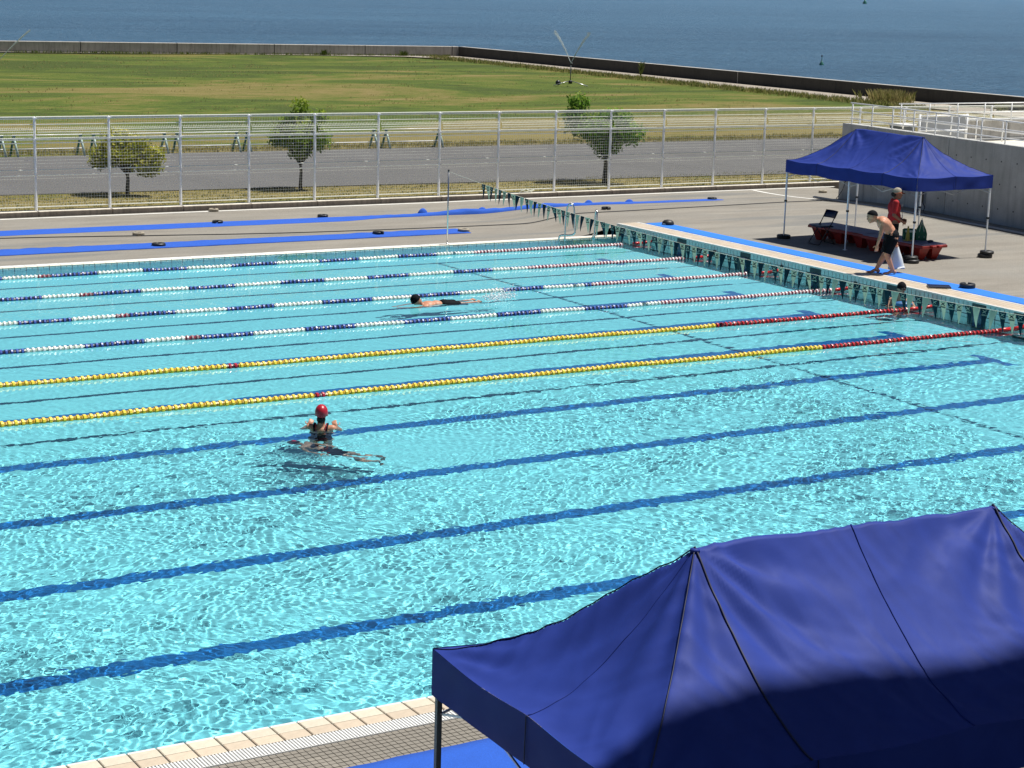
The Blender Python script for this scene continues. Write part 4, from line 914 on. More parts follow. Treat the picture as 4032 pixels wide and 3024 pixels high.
    # legs and truss
    for i, x in enumerate((-L/2+.03, 0, L/2-.03)):
        for q in (-1, 1):
            y = q*(Dp/2-.03); b = MB(); b.box((x, y, h*.73), (.034, .034, h*.52)); b.box((x, y, h*.25), (.026, .026, h*.5))
            lg = b.build('leg', Mt[leg_mat], root); MB().box((x, y, h*.48), (.05, .05, .045)).build('slider_lock', Mt['blackplastic'], lg); MB().box((x, y, .006), (.08, .08, .012)).build('foot_plate', Mt[leg_mat], lg)
    for q in (-1, 1):
        for i in range(4):
            x0 = -L/2+.03+(L-.06)*i/4; x1 = x0+(L-.06)/4; y = q*(Dp/2-.04)
            for z0, z1 in ((h-.08, h-.42), (h-.42, h-.08)): MB().tube([(x0, y, z0), (x1, y, z1)], .009, 4).build('truss_bar', Mt['alu'], root)
    for s in (-1, 1):
        for i in range(2):
            y0 = -Dp/2+.03+(Dp-.06)*i/2; y1 = y0+(Dp-.06)/2; x = s*(L/2-.04)
            for z0, z1 in ((h-.08, h-.42), (h-.42, h-.08)): MB().tube([(x, y0, z0), (x, y1, z1)], .009, 4).build('truss_bar', Mt['alu'], root)
        MB().tube([(s*X, 0, h-.3), (s*X, 0, h+ph-.03)], .014, 6).build('peak_pole', Mt['alu'], root)
    return root
TF = tent('blue canopy tent with white legs standing over the red platforms beyond the pool', 3.63, -4.2, .298, R(91.9), 4.44, 2.38, 1.905, .80, .252, '', 'whitemetal', [], 1)
TN = tent('big blue canopy tent in the foreground, its lower half in shadow', -19.43, -29.66, .0, R(-2.0), 4.44, 2.38, 2.235, .845, .257, '', 'darktube', [], 2, .30)
def leg_pos(T, i, q, L=4.44, Dp=2.38):
    a = T.rotation_euler.z; x = (i-1)*(L/2-.03); y = q*(Dp/2-.03); return (T.location.x+x*math.cos(a)-y*math.sin(a), T.location.y+x*math.sin(a)+y*math.cos(a))
LW = [(2, 1, .24, "single black ring weight at the far tent's leftmost front leg", 0), (0, 1, .26, "stacked black ring weights at the far tent's front leg beside the white bag", 1), (0, -1, .26, 'stacked black ring weights at the right front leg of the far tent', 1)]
for i, q, s, lb, two in LW:
    x, y = leg_pos(TF, i, q); root = weight(lb, x, y, 1.4*i+q, W_s, .30, 1.2)
    if two: o = link('ring', W_s.copy(), root, (.035, .02, .085)); o.scale = (1.15, 1.15, 1.0); o.rotation_euler.z = 2.2

# ================================================================ STAND ROOF (throws the shade on the front tent)
sr = thing('stand_roof', 'grey metal roof of the spectator stand above and behind the viewer, outside the photo', 'roof', (0, 0, 20.))
H0 = 20.-2.5
def roof_edge(x):
    xs_ = x-.43*H0                               # where this edge point throws its shadow
    e = -30.34+.05*math.sin(xs_*2.1+.4)-.03*(xs_+20)+.0
    return e-.07*H0
xs_r = np.arange(-46, 6, .1); b = MB(); V = []
for x in xs_r: V += [(x, roof_edge(x), -.1), (x, roof_edge(x), .1), (x, -62, 1.2), (x, -62, 1.0)]
b.add(V, [(4*i+j, 4*i+(j+1) % 4, 4*i+4+(j+1) % 4, 4*i+4+j) for i in range(len(xs_r)-1) for j in range(4)]); b.build('roof_sheet', Mt['roof'], sr)
for x in (-44, -30.5, 4): MB().box((x, -50, -9.6), (.4, .4, 19.8)).build('column', Mt['roof'], sr)

# ================================================================ RED PLATFORMS UNDER THE FAR TENT
def platform(label, c, rz):
    root = thing('plastic_platform', label, 'platform', (*c, .300), rz, 'red platforms under the far tent'); Lp, Wp, Hp = 2.0, .78, .37
    MB().ebox((0, 0, Hp-.012), (Lp-.03, Wp-.05, .024), .006).build('top_panel', Mt['bench_top'], root)
    MB().ebox((0, 0, Hp-.055), (Lp, Wp, .065), .012).build('rim', Mt['bench_red'], root)
    for i in range(3):
        for q in (-1, 1):
            x = (i-1)*.72; y = q*.20; b = MB(); z1, z0 = Hp-.086, 0; a, c_ = .34, .15; w1, w0 = .32, .16
            vs = [(x-c_/2, y-w0/2, z0), (x+c_/2, y-w0/2, z0), (x+c_/2, y+w0/2, z0), (x-c_/2, y+w0/2, z0), (x-a/2, y-w1/2, z1), (x+a/2, y-w1/2, z1), (x+a/2, y+w1/2, z1), (x-a/2, y+w1/2, z1)]
            b.add(vs, [(3, 2, 1, 0), (4, 5, 6, 7), (0, 1, 5, 4), (1, 2, 6, 5), (2, 3, 7, 6), (3, 0, 4, 7)]); lg = b.build('leg', Mt['bench_red'], root)
            MB().tube([(x-.02, y-w1*.5-.001, .05), (x-.07, y-w1*.5-.006, z1-.02)], .008, 5).build('rib', Mt['bench_red'], lg)
    for q in (-1, 1): MB().ebox((Lp/2+.045, q*.12*0+.10*q, Hp-.045), (.10, .12, .045), .008).build('handle', Mt['bench_red'], root)
    return root
platform('red plastic platform with dusty purple top, farther one behind the folding chair', (3.34, -3.30), R(91.9)); platform('red plastic platform with dusty purple top, nearer one beside the man in the red shirt', (3.27, -5.34), R(-88.1))

# ================================================================ FOLDING CHAIR
fc = thing('folding_chair', 'black folding chair standing in front of the red platform under the far tent', 'chair', (2.62, -3.22, .300), R(178))
def q2(a, c, n=5): return [Vector(a).lerp(Vector(c), i/n) for i in range(n+1)]
for s in (-1, 1):
    y = s*.205
    MB().tube([(.24, y, .01), (-.08, y, .47), (-.25, y, .80)], .0115, 8).build('front_leg', Mt['blackplastic'], fc, True); MB().tube([(-.24, y*.86, .01), (.02, y*.86, .34), (.10, y*.86, .43)], .0105, 8).build('rear_leg', Mt['blackplastic'], fc, True)
    MB().tube([(-.12, y, .54), (-.02, y, .43)], .008, 6).build('brace', Mt['blackplastic'], fc, True)
MB().tube([(.24, -.205, .012), (.27, -.12, .012), (.27, .12, .012), (.24, .205, .012)], .0115, 8).build('floor_bar', Mt['blackplastic'], fc, True); MB().tube([(-.24, -.178, .012), (-.26, 0, .012), (-.24, .178, .012)], .0105, 8).build('floor_bar', Mt['blackplastic'], fc, True)
MB().ebox((.02, 0, .435), (.38, .38, .035), .012).build('seat', Mt['navyplastic'], fc)
b = MB(); V = []
for i in range(13):
    t = i/12; y = -.215+.43*t; d = -.045*math.sin(PI*t)
    for z, x in ((.63, -.165), (.80, -.255)): V += [(x+d, y, z), (x+d-.016, y, z-.008)]
b.add(V, [(4*i+a, 4*i+4+a, 4*i+4+c, 4*i+c) for i in range(12) for a, c in ((0, 2), (2, 3), (3, 1), (1, 0))]+[(0, 2, 3, 1), (48, 49, 51, 50)]); b.build('backrest', Mt['navyplastic'], fc, True)

# ================================================================ SMALL THINGS ON THE PLATFORM
mg = thing('yellow_cone', 'small mustard yellow cone standing on the nearer red platform', 'cone', (3.12, -5.62, .672))
MB().lathe([(.065, 0), (.065, .012), (.055, .02), (.03, .22), (.018, .30), (.020, .33)], n=14).build('body', Mt['yellowm'], mg, True); MB().ebox((0, 0, .006), (.15, .15, .012), .004).build('base', Mt['yellowm'], mg)
gb = thing('cooler_bag', 'squat dark green bag with a pale printed band on the nearer red platform', 'bag', (3.36, -5.42, .672), R(-31))
MB().ebox((0, 0, .12), (.30, .20, .24), .03).build('body', Mt['greenbag'], gb); MB().box((0, -.102, .19), (.24, .006, .05)).build('print', Mt['cream'], gb)
tb = thing('tote_bag', 'tall dark green tote bag with its handles up, beside the squat green bag', 'bag', (3.52, -5.62, .672), R(-31))
b = MB(); V = []
for z, wx, wy in ((0, .12, .09), (.15, .125, .085), (.25, .10, .05), (.36, .045, .02), (.46, .02, .012)): V += [(-wx, -wy, z), (wx, -wy, z), (wx, wy, z), (-wx, wy, z)]
b.add(V, [(3, 2, 1, 0)]+[(4*i+j, 4*i+(j+1) % 4, 4*i+4+(j+1) % 4, 4*i+4+j) for i in range(4) for j in range(4)]+[(16, 17, 18, 19)]); b.build('body', Mt['greenbag'], tb)
for s in (-1, 1): MB().tube([(s*.06, -.09, .05), (s*.05, -.06, .22), (s*.012, -.03, .40), (s*.0, -.0, .50)], .007, 5).build('handle', Mt['cream'], tb, True)
ph_ = thing('dark_pouch', 'small dark pouch lying on the right end of the nearer red platform', 'pouch', (3.45, -6.02, .672)); MB().ell((0, 0, .025), (.09, .05, .028)).build('body', Mt['navyplastic'], ph_, True)
bd = thing('kickboard', 'flat black board lying on the coping of the end wall right of the submerged man', 'kickboard', (.56, -9.42, .312), R(-35))
MB().ebox((0, 0, .022), (.46, .30, .035), .006).build('board', Mt['navyplastic'], bd); MB().box((.0, -.0, .003), (.47, .31, .006)).build('underside', Mt['cream'], bd)

# ================================================================ PEOPLE
def cap_seg(b, p, q, r0, r1, n=12):
    p, q = Vector(p), Vector(q); d = q-p; L = max(d.length, 1e-4); d = d/L; K = 3; P = []; Rr = []
    for i in range(K): a = PI/2*(i+.25)/K; P.append(p-d*r0*math.cos(a)); Rr.append(r0*math.sin(a))
    P += [p, q]; Rr += [r0, r1]
    for i in range(K): a = PI/2*(1-(i+.75)/K); P.append(q+d*r1*math.cos(a)); Rr.append(r1*math.sin(a))
    b.tube(P, Rr, n)
def dm(X, Y, Z): return Matrix((X, Y, Z)).transposed()
def hand(b, w, d, nrm, side, curl=.5, s=1.0):
    """w wrist, d direction of the hand, nrm palm normal, side +1/-1 thumb side"""
    d = Vector(d).normalized(); nrm = Vector(nrm); nrm = (nrm-d*nrm.dot(d)).normalized(); a = d.cross(nrm)*side; w = Vector(w)
    b.ell(w+d*.048*s, (.052*s, .040*s, .016*s), 12, 8, M3=dm(d, a, nrm))
    for i, (o, L) in enumerate(((.028, .070), (.010, .078), (-.010, .072), (-.028, .058))):
        p = w+d*.088*s+a*o*s; d1 = (d*math.cos(curl*.7)+nrm*math.sin(curl*.7)); d2 = (d*math.cos(curl*1.8)+nrm*math.sin(curl*1.8)); m = p+d1*L*.5*s
        cap_seg(b, p-d*.01, m, .0095*s, .0088*s, 8); cap_seg(b, m, m+d2*L*.45*s, .0088*s, .0072*s, 8)
    p = w+d*.025*s+a*.034*s; m = p+(d*.6+a*.7+nrm*.3).normalized()*.036*s; cap_seg(b, p-a*.008, m, .013*s, .0105*s, 8); cap_seg(b, m, m+(d*.85+a*.25+nrm*.45).normalized()*.032*s, .0105*s, .008*s, 8)
def foot(b, an, d, s=1.0, up=(0, 0, 1)):
    d = Vector(d).normalized(); up = Vector(up); a = up.cross(d).normalized(); an = Vector(an); heel = an-d*.035*s-up*.045*s
    b.ell(heel+up*.012*s, (.042*s, .036*s, .036*s), M3=dm(d, a, up)); cap_seg(b, an-up*.01*s, an+d*.085*s-up*.048*s, .036*s, .027*s); b.ell(an+d*.12*s-up*.058*s, (.062*s, .044*s, .020*s), M3=dm(d, a, up))
    for i in range(5): b.ell(an+d*(.176-.010*i)*s+a*(-.03+.015*i)*s-up*.062*s, (.022*s, .0095*s, .010*s), 8, 6, M3=dm(d, a, up))
def head(b, c, d, up=(0, 0, 1), s=1.0):
    d = Vector(d).normalized(); up = Vector(up); up = (up-d*up.dot(d)).normalized(); a = up.cross(d); M_ = dm(d, a, up); c = Vector(c)
    b.ell(c+up*.018*s-d*.006*s, (.098*s, .078*s, .098*s), 16, 12, M3=M_); b.ell(c+d*.026*s-up*.048*s, (.062*s, .058*s, .066*s), 14, 10, M3=M_)
    b.ell(c+d*.094*s-up*.022*s, (.020*s, .012*s, .024*s), 8, 8, M3=M_); b.ell(c+d*.084*s+up*.022*s, (.018*s, .050*s, .012*s), 8, 8, M3=M_); b.ell(c+d*.078*s-up*.066*s, (.022*s, .030*s, .014*s), 8, 6, M3=M_); b.ell(c+d*.060*s-up*.098*s, (.026*s, .026*s, .018*s), 8, 6, M3=M_)
    for q in (-1, 1): b.ell(c+a*q*.080*s-up*.012*s-d*.004*s, (.018*s, .009*s, .030*s), 8, 6, M3=M_)
    return M_
def remeshed(b, name, mats, parent, voxel=.0085, smooth_it=4, rec=False):
    me = b.mesh(name, mats); o = link(name+'_src', me)
    m = o.modifiers.new('r', 'REMESH'); m.mode = 'VOXEL'; m.voxel_size = voxel; m.use_smooth_shade = True
    m2 = o.modifiers.new('s', 'SMOOTH'); m2.factor = .5; m2.iterations = smooth_it
    bpy.context.view_layer.update(); dg = bpy.context.evaluated_depsgraph_get(); nm = bpy.data.meshes.new_from_object(o.evaluated_get(dg), depsgraph=dg)
    bpy.data.objects.remove(o); nm.name = name; nm.materials.clear()
    for q in (mats if isinstance(mats, (list, tuple)) else [mats]): nm.materials.append(q)
    o = link(name, nm, parent)
    if rec: o.cycles.is_caustics_receiver = True
    return o
def torso(b, J, w_sh=.155, d_=.098, s=1):
    pe, wa, ch, nk = Vector(J['pelvis']), Vector(J['waist']), Vector(J['chest']), Vector(J['neck']); sh = [Vector(J['shL']), Vector(J['shR'])]; hp = [Vector(J['hipL']), Vector(J['hipR'])]
    side = (sh[0]-sh[1]).normalized()
    up = (ch-wa).normalized(); fw = side.cross(up).normalized()
    b.ell(ch, (.112*s, w_sh*s, .165*s), 16, 12, M3=dm(fw, side, up)); up2 = (wa-pe).normalized(); fw2 = side.cross(up2).normalized()
    b.ell(wa, (.098*s, .132*s, .15*s), 16, 12, M3=dm(fw2, side, up2)); b.ell(pe, (.112*s, .158*s, .125*s), 16, 12, M3=dm(fw2, side, up2))
    for q in (0, 1): cap_seg(b, ch+up*.10*s+side*(.03 if q == 0 else -.03), sh[q], .062*s, .056*s); cap_seg(b, pe, hp[q], .10*s, .095*s)
    cap_seg(b, ch+up*.10*s, nk, .062*s, .052*s)
def person(label, loc, rz, J, skin, hands, feet, s=1, voxel=.0085, rec=False, torso_kw={}, ts=None):
    root = thing('person', label, 'person', loc, rz); b = MB(); torso(b, J, s=ts or s, **torso_kw)
    hd = Vector(J['headdir']); hu = J.get('headup', (0, 0, 1)); cap_seg(b, J['neck'], Vector(J['head'])-Vector(hu)*.05*s-hd*.02*s, .052*s, .050*s); head(b, J['head'], hd, hu, s)
    for q in 'LR':
        cap_seg(b, J['sh'+q], J['el'+q], .047*s, .038*s); cap_seg(b, J['el'+q], J['wr'+q], .038*s, .026*s)
        if 'kn'+q in J: cap_seg(b, J['hip'+q], J['kn'+q], .084*s, .056*s); cap_seg(b, J['kn'+q], Vector(J['kn'+q]).lerp(Vector(J['an'+q]), .35), .054*s, .056*s); cap_seg(b, Vector(J['kn'+q]).lerp(Vector(J['an'+q]), .3), J['an'+q], .056*s, .036*s)
        if q in hands: hand(b, J['wr'+q], *hands[q], s=s)
        if q in feet: foot(b, J['an'+q], *feet[q][:1], s, *feet[q][1:])
    body = remeshed(b, 'body', Mt[skin], root, voxel, 4, rec); return root, body
def face(root, J, s=1, mouth=True):
    c, d = Vector(J['head']), Vector(J['headdir']).normalized(); up = Vector(J.get('headup', (0, 0, 1))); up = (up-d*up.dot(d)).normalized(); a = up.cross(d)
    for q in (-1, 1): MB().ell(c+d*.087*s+a*q*.031*s+up*.004*s, (.008*s, .013*s, .007*s), 8, 6, M3=dm(d, a, up)).build('eye', Mt['hair'], root, True)
    MB().ell(c+d*.098*s-up*.066*s, (.006*s, .022*s, .006*s), 8, 6, M3=dm(d, a, up)).build('mouth', Mt['lip'], root, True)
def swimcap(root, J, m, s=1, name='swim_cap', low=-.25):
    c, d = Vector(J['head']), Vector(J['headdir']).normalized(); up = Vector(J.get('headup', (0, 0, 1))); up = (up-d*up.dot(d)).normalized(); a = up.cross(d)
    tilt = (up-d*.45).normalized(); f2 = a.cross(tilt); c2 = c+up*.018*s-d*.008*s; b = MB(); nu, nv = 20, 9; V = []
    for j in range(nv+1):
        t = (PI/2-low)*j/nv
        for i in range(nu): an = 2*PI*i/nu; V.append(c2+f2*.107*s*math.sin(t)*math.cos(an)+a*.088*s*math.sin(t)*math.sin(an)+tilt*.107*s*math.cos(t))
    b.add(V, [(j*nu+i, (j+1)*nu+i, (j+1)*nu+(i+1) % nu, j*nu+(i+1) % nu) for j in range(nv) for i in range(nu)]); return b.build(name, Mt[m], root, True)
def cloth(root, name, segs, m, voxel=.011, rec=False, ells=()):
    b = MB()
    for p, q, r0, r1 in segs: cap_seg(b, p, q, r0, r1, 14)
    for c, r, M_ in ells: b.ell(c, r, 16, 12, M3=M_)
    return remeshed(b, name, Mt[m], root, voxel, 3, rec)
def sleeve(b, pts, rs, n=14): b.tube(pts, rs, n, caps=False)
def mid(a, c, t): return Vector(a).lerp(Vector(c), t)

# --- man in red shirt, standing in profile facing right -------------------
J = dict(pelvis=(0, 0, .90), waist=(.0, 0, 1.02), chest=(-.01, 0, 1.20), neck=(.01, 0, 1.40), head=(.045, 0, 1.525), headdir=(1, -.12, -.10), shL=(-.01, .175, 1.335), shR=(-.01, -.175, 1.335),
 elL=(-.01, .23, 1.07), elR=(-.05, -.235, 1.06), wrL=(.20, .09, .93), wrR=(.185, -.09, .90), hipL=(0, .085, .86), hipR=(0, -.085, .86), knL=(.03, .10, .47), knR=(-.01, -.10, .47), anL=(.0, .11, .085), anR=(-.06, -.11, .085))
p1, _b = person('person in red shirt, orange and grey cap and black shorts standing under the far tent', (2.30, -6.02, .300), R(-31.1), J, 'skin_dk', dict(L=((.8, -.5, -.15), (-.3, -.9, 0), 1, 1.1), R=((.8, .45, -.35), (-.2, .9, 0), -1, 1.1)), dict(L=((1, .1, 0),), R=((1, -.1, 0),)), 1.05)
face(p1, J, 1.05)
def shirt(J, root, m):
    b = MB(); ch, wa, pe = Vector(J['chest']), Vector(J['waist']), Vector(J['pelvis'])
    b.ell(ch, (.148, .188, .195), 16, 12); b.ell(wa, (.142, .170, .18), 16, 12); b.lathe([(.150, -.06), (.155, .02), (.145, .12)], tuple(pe+Vector((0, 0, .03))), 18)
    for q in 'LR': cap_seg(b, ch+Vector((0, .05 if q == 'L' else -.05, .10)), J['sh'+q], .078, .072); cap_seg(b, J['sh'+q], mid(J['sh'+q], J['el'+q], .72), .070, .062)
    b.lathe([(.085, .13), (.062, .20)], tuple(ch), 14); return remeshed(b, 'shirt', Mt[m], root, .010, 3)
shirt(J, p1, 'redshirt')
b = MB(); b.ell(J['pelvis'], (.125, .168, .12)); 
for q in 'LR': b.tube([mid(J['hip'+q], J['kn'+q], t) for t in (0, .5, .78)], [.108, .102, .100], 14)
remeshed(b, 'shorts', Mt['blackcloth'], p1, .011, 3)
cp = swimcap(p1, J, 'beige', 1.08, 'cap', .02); b = MB(); V = []
for j in range(4):
    for i in range(11): a = -1.05+2.1*i/10; rr_ = .100+.022*j*max(0, math.cos(a))**.6*1.15; V.append((.04+rr_*math.cos(a), rr_*.86*math.sin(a)-.004, 1.560-.008*j-.012*abs(math.sin(a))))
b.add(V, [(j*11+i, j*11+i+1, (j+1)*11+i+1, (j+1)*11+i) for j in range(3) for i in range(10)]); b.build('cap_brim', Mt['cap_org'], p1, True)
MB().tube([(.045+.106*math.cos(a), .090*math.sin(a), 1.548+.016*math.cos(a)) for a in np.linspace(-PI, PI, 25)], .010, 6).build('cap_band', Mt['cap_org'], p1, True)
MB().ell((-.04, 0, 1.505), (.068, .083, .06), 12, 8).build('hair', Mt['hair'], p1, True)
MB().box((.172, -.05, 1.01), (.01, .055, .085)).build('name_card', Mt['white'], p1); MB().box((.143, -.07, 1.27), (.012, .05, .05)).build('shirt_print', Mt['cream'], p1)
MB().tube([(.07, -.06, 1.37), (.15, -.055, 1.2), (.176, -.05, 1.05)], .004, 5).build('lanyard', Mt['blackplastic'], p1)
for q in 'LR': an = Vector(J['an'+q]); MB().ebox(tuple(an+Vector((.05, 0, -.062))), (.27, .10, .045), .012).build('shoe', Mt['blackplastic'], p1)

# --- man bending forward with the white bag ---------------------------------
J = dict(pelvis=(-.16, 0, .83), waist=(-.11, 0, .93), chest=(.0, 0, 1.055), neck=(.165, 0, 1.16), head=(.285, .01, 1.225), headdir=(1, .05, -.30), headup=(.25, 0, 1), shL=(.075, .17, 1.115), shR=(.05, -.17, 1.10),
 elL=(.115, .215, .86), elR=(-.17, -.24, .89), wrL=(.165, .20, .65), wrR=(-.30, -.19, .68), hipL=(-.17, .085, .79), hipR=(-.15, -.085, .79), knL=(-.055, .10, .45), knR=(-.075, -.07, .44), anL=(-.215, .12, .095), anR=(.10, -.09, .085))
p2, _b = person('person in black swim shorts and cap bending forward on the light blue mat', (.73, -7.47, .305), R(148.9), J, 'skin', dict(L=((.1, -.05, -1), (0, -1, 0), -1, .6), R=((-.15, .1, -1), (0, 1, 0), 1, 1.3)), dict(L=((1, .02, -.02),), R=((1, -.05, 0),)), 1.13, ts=1.30)
face(p2, J, 1.1); swimcap(p2, J, 'blackcloth', 1.13, low=.12)
b = MB(); b.ell(J['pelvis'], (.168, .215, .165))
b.ell(mid(J['pelvis'], J['waist'], .35), (.148, .192, .115))
for q in 'LR': b.tube([mid(J['hip'+q], J['kn'+q], t) for t in (0, .5, .97)], [.138, .122, .112], 14)
remeshed(b, 'swim_shorts', Mt['blackcloth'], p2, .011, 3)
MB().tube([(-.10, .155, .93), (-.13, .17, .84), (-.125, .165, .75)], .006, 5).build('drawstring', Mt['yellowm'], p2, True)
bgm = MB(); V = []; rows = 12; n = 22; top = Vector((-.33, -.19, .60))
for j in range(rows+1):
    v = j/rows; wd2 = .02+.155*v**.75; c = top+Vector((-.03*v+.02*math.sin(v*3), 0, -.50*v))
    for i in range(n):
        a = 2*PI*i/n; k_ = 1+.16*noise.noise((math.cos(a)*2.2, math.sin(a)*2.2, v*2.5))+.07*math.sin(a*7+v*2)*(1-v*.4)
        V.append(c+Vector((wd2*math.cos(a)*k_, wd2*.62*math.sin(a)*k_, -.03*v*math.sin(a*2))))
bgm.add(V, [(j*n+i, j*n+(i+1) % n, (j+1)*n+(i+1) % n, (j+1)*n+i) for j in range(rows) for i in range(n)]+[tuple(rows*n+i for i in range(n))[::-1]])
bg = thing('shopping_bag', 'crumpled white plastic bag hanging from the hand of the bending person', 'bag', p2.location, R(148.9)); bgm.build('bag_body', Mt['bag'], bg, True)
for s_ in (-.02, .02): MB().tube([(-.33+s_, -.19, .58), (-.315, -.195, .655)], .006, 5).build('bag_handle', Mt['bag'], bg)

# --- man in the water at the end wall -----------------------------------------
J = dict(pelvis=(-.02, 0, -.62), waist=(-.01, 0, -.42), chest=(.0, 0, -.17), neck=(.01, 0, .08), head=(.03, 0, .235), headdir=(1, 0, -.12), shL=(-.01, .19, -.02), shR=(-.01, -.19, -.02),
 elL=(.12, .30, -.20), elR=(.12, -.30, -.18), wrL=(.34, .20, -.10), wrR=(.33, -.16, -.10), hipL=(-.02, .09, -.66), hipR=(-.02, -.09, -.66), knL=(.28, .12, -.86), knR=(.28, -.12, -.86), anL=(.05, .12, -1.08), anR=(.05, -.12, -1.08))
p3, _b = person('person in black cap and goggles standing chest-deep in the pool against the end wall', (-.47, -9.42, .12), R(-121+0), J, 'skin2', dict(L=((.8, -.5, 0), (0, 0, -1), -1, .5), R=((.8, .5, 0), (0, 0, -1), 1, .5)), dict(L=((1, 0, 0),), R=((1, 0, 0),)), 1.08, .010, True)
face(p3, J, 1.08); swimcap(p3, J, 'blackcloth', 1.10)
MB().tube([(.03+.105*math.cos(a), .09*math.sin(a), .243) for a in np.linspace(-PI, PI, 25)], .008, 6).build('goggle_strap', Mt['blackplastic'], p3, True)
for q in (-1, 1): MB().ell((.126, q*.034, .242), (.012, .024, .016)).build('goggle_lens', Mt['blackplastic'], p3, True)
fv = MB(); fv.ell((.36, -.02, -.03), (.12, .20, .055), 16, 10); o = fv.build('float_board', Mt['bluedk'], None, True, (0, 0, 0)); o.location = p3.location; o.rotation_euler.z = p3.rotation_euler.z; tag(o, 'dark blue swim float held by the person at the end wall', 'float'); o.cycles.is_caustics_receiver = True
# --- woman standing in the water, seen from behind ------------------------------
J = dict(pelvis=(-.02, 0, -.50), waist=(-.015, 0, -.32), chest=(-.01, 0, -.10), neck=(.0, 0, .11), head=(.02, 0, .245), headdir=(1, .1, -.05), shL=(-.01, .16, .04), shR=(-.01, -.16, .03),
 elL=(.05, .27, -.10), elR=(.06, -.26, -.11), wrL=(.20, .20, -.01), wrR=(.20, -.19, -.02), hipL=(-.02, .085, -.56), hipR=(-.02, -.085, -.56), knL=(.06, .10, -.86), knR=(-.02, -.10, -.86), anL=(-.02, .10, -1.10), anR=(-.10, -.11, -1.10))
p4, _b = person('person in red swim cap and dark red-edged swimsuit standing in the pool, seen from behind', (-15.76, -14.36, -.04), R(58.9), J, 'skin', dict(L=((.5, -.35, .9), (1, 0, 0), 1, .8), R=((.5, .35, .9), (1, 0, 0), -1, .8)), dict(L=((1, 0, 0),), R=((1, 0, 0),)), 1.08, .009, True, dict(w_sh=.158))
face(p4, J); swimcap(p4, J, 'cap_red', 1.05, low=-.25)
MB().ell((-.02, 0, .165), (.062, .064, .06)).build('hair', Mt['hair'], p4, True)
b = MB(); b.ell((-.012, 0, -.20), (.134, .172, .135)); b.ell((-.02, 0, -.33), (.12, .156, .17)); b.ell((-.02, 0, -.50), (.136, .184, .13)); sw = remeshed(b, 'swimsuit', Mt['blackcloth'], p4, .011, 3, True)
for q in (-1, 1):
    P = [(-.115, q*.082, -.06), (-.112, q*.088, .02), (-.075, q*.094, .085), (-.0, q*.096, .105), (.06, q*.09, .06)]
    MB().tube([(x-.008, y, z) for x, y, z in P], .014, 6).build('strap', Mt['blackcloth'], p4, True); MB().tube([(x-.004, y-q*.02, z+.004) for x, y, z in P], .006, 5).build('strap_edging', Mt['cap_red'], p4, True)
MB().tube([(-.128, y, -.085) for y in np.linspace(-.09, .09, 9)], .008, 5).build('back_edging', Mt['cap_red'], p4, True)
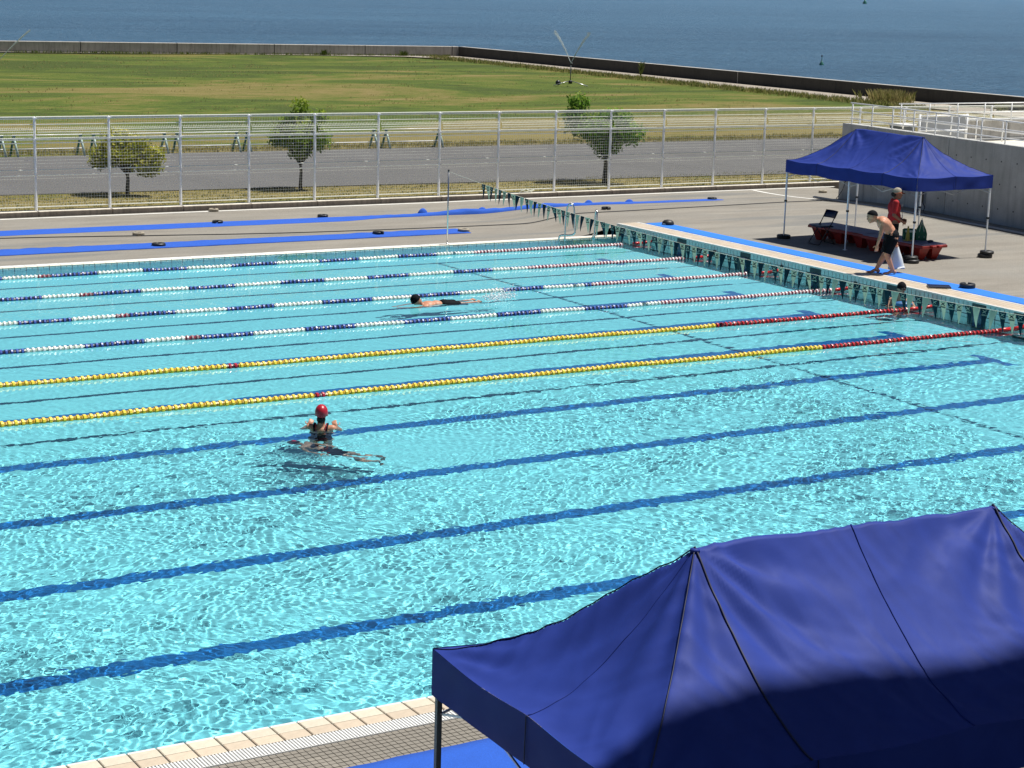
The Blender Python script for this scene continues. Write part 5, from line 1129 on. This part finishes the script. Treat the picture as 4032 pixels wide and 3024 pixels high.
# --- child gliding just under the water ---------------------------------------------
def prone(label, loc, rz, skin, cap, suit, s, arms_fwd, droop, headz, rec=True, legs_bend=0., short=True):
    J = dict(pelvis=(-.60*s, 0, -.04-droop*.5), waist=(-.42*s, 0, -.03-droop*.3), chest=(-.22*s, 0, -.035-droop*.1), neck=(-.06*s, 0, .0), head=(.06*s, 0, headz), headdir=(.45, 0, -1), headup=(1, 0, .3), shL=(-.10*s, .17*s, -.02), shR=(-.10*s, -.17*s, -.02),
     hipL=(-.66*s, .085*s, -.05-droop*.55), hipR=(-.66*s, -.085*s, -.05-droop*.55), knL=(-1.03*s, .11*s, -.06-droop*.9-legs_bend), knR=(-1.03*s, -.10*s, -.06-droop*.8), anL=(-1.42*s, .10*s, -.04-droop*1.1), anR=(-1.40*s, -.12*s, -.03-droop))
    if arms_fwd: J.update(elL=(.15*s, .24*s, -.05), elR=(.16*s, -.20*s, -.06), wrL=(.42*s, .14*s, -.07), wrR=(.44*s, -.08*s, -.07)); hd = dict(L=((1, -.2, 0), (0, 0, -1), -1, .2), R=((1, .2, 0), (0, 0, -1), 1, .2))
    else: J.update(elL=(-.22*s, .26*s, -.14), elR=(-.22*s, -.26*s, -.14), wrL=(-.46*s, .27*s, -.20), wrR=(-.46*s, -.27*s, -.20)); hd = dict(L=((-1, 0, -.2), (0, 0, -1), -1, .3), R=((-1, 0, -.2), (0, 0, -1), 1, .3))
    root, body = person(label, loc, rz, J, skin, hd, dict(L=((-.5, 0, -1), (-1, 0, .4)), R=((-.5, 0, -1), (-1, 0, .4))), s, .010, rec)
    swimcap(root, J, cap, s*1.06, low=-.2); face(root, J, s)
    b = MB(); M_ = dm(Vector((0, 0, 1)), Vector((0, 1, 0)), Vector((-1, 0, 0)))
    b.ell(J['pelvis'], (.122*s, .168*s, .13*s), M3=M_)
    if not short: b.ell(J['waist'], (.110*s, .144*s, .17*s), M3=M_); b.ell(J['chest'], (.120*s, .152*s, .13*s), M3=M_)
    for q in 'LR': cap_seg(b, J['hip'+q], mid(J['hip'+q], J['kn'+q], .55 if short else .2), .104*s, .096*s)
    remeshed(b, 'swimsuit' if not short else 'swim_shorts', Mt[suit], root, .011, 3, True); return root
prone('person in dark red cap and dark swimsuit gliding under water beside the standing one', (-16.38, -14.95, -.16), R(139), 'skin3', 'cap_dred', 'blackcloth', .84, False, .42, .06, short=False)
prone('person in black cap and shorts swimming face down between two blue and white ropes', (-9.62, -5.74, -.01), R(180), 'skin', 'blackcloth', 'blackcloth', .95, True, -.02, .10)
# splash behind the swimmer's feet
b = MB(); r_ = random.Random(9)
for i in range(520):
    t = r_.random(); x = -8.05+.55*t+r_.gauss(0, .10); y = -5.74+r_.gauss(0, .11); z = abs(r_.gauss(0, .05))+(.20*r_.random()**3 if .45 < t else 0); s_ = r_.uniform(.004, .014)
    b.ell((x, y, z), (s_*1.3, s_, s_), 5, 3)
o = b.build('water_splash', Mt['drop'], None, True); tag(o, None, None, kind='stuff')
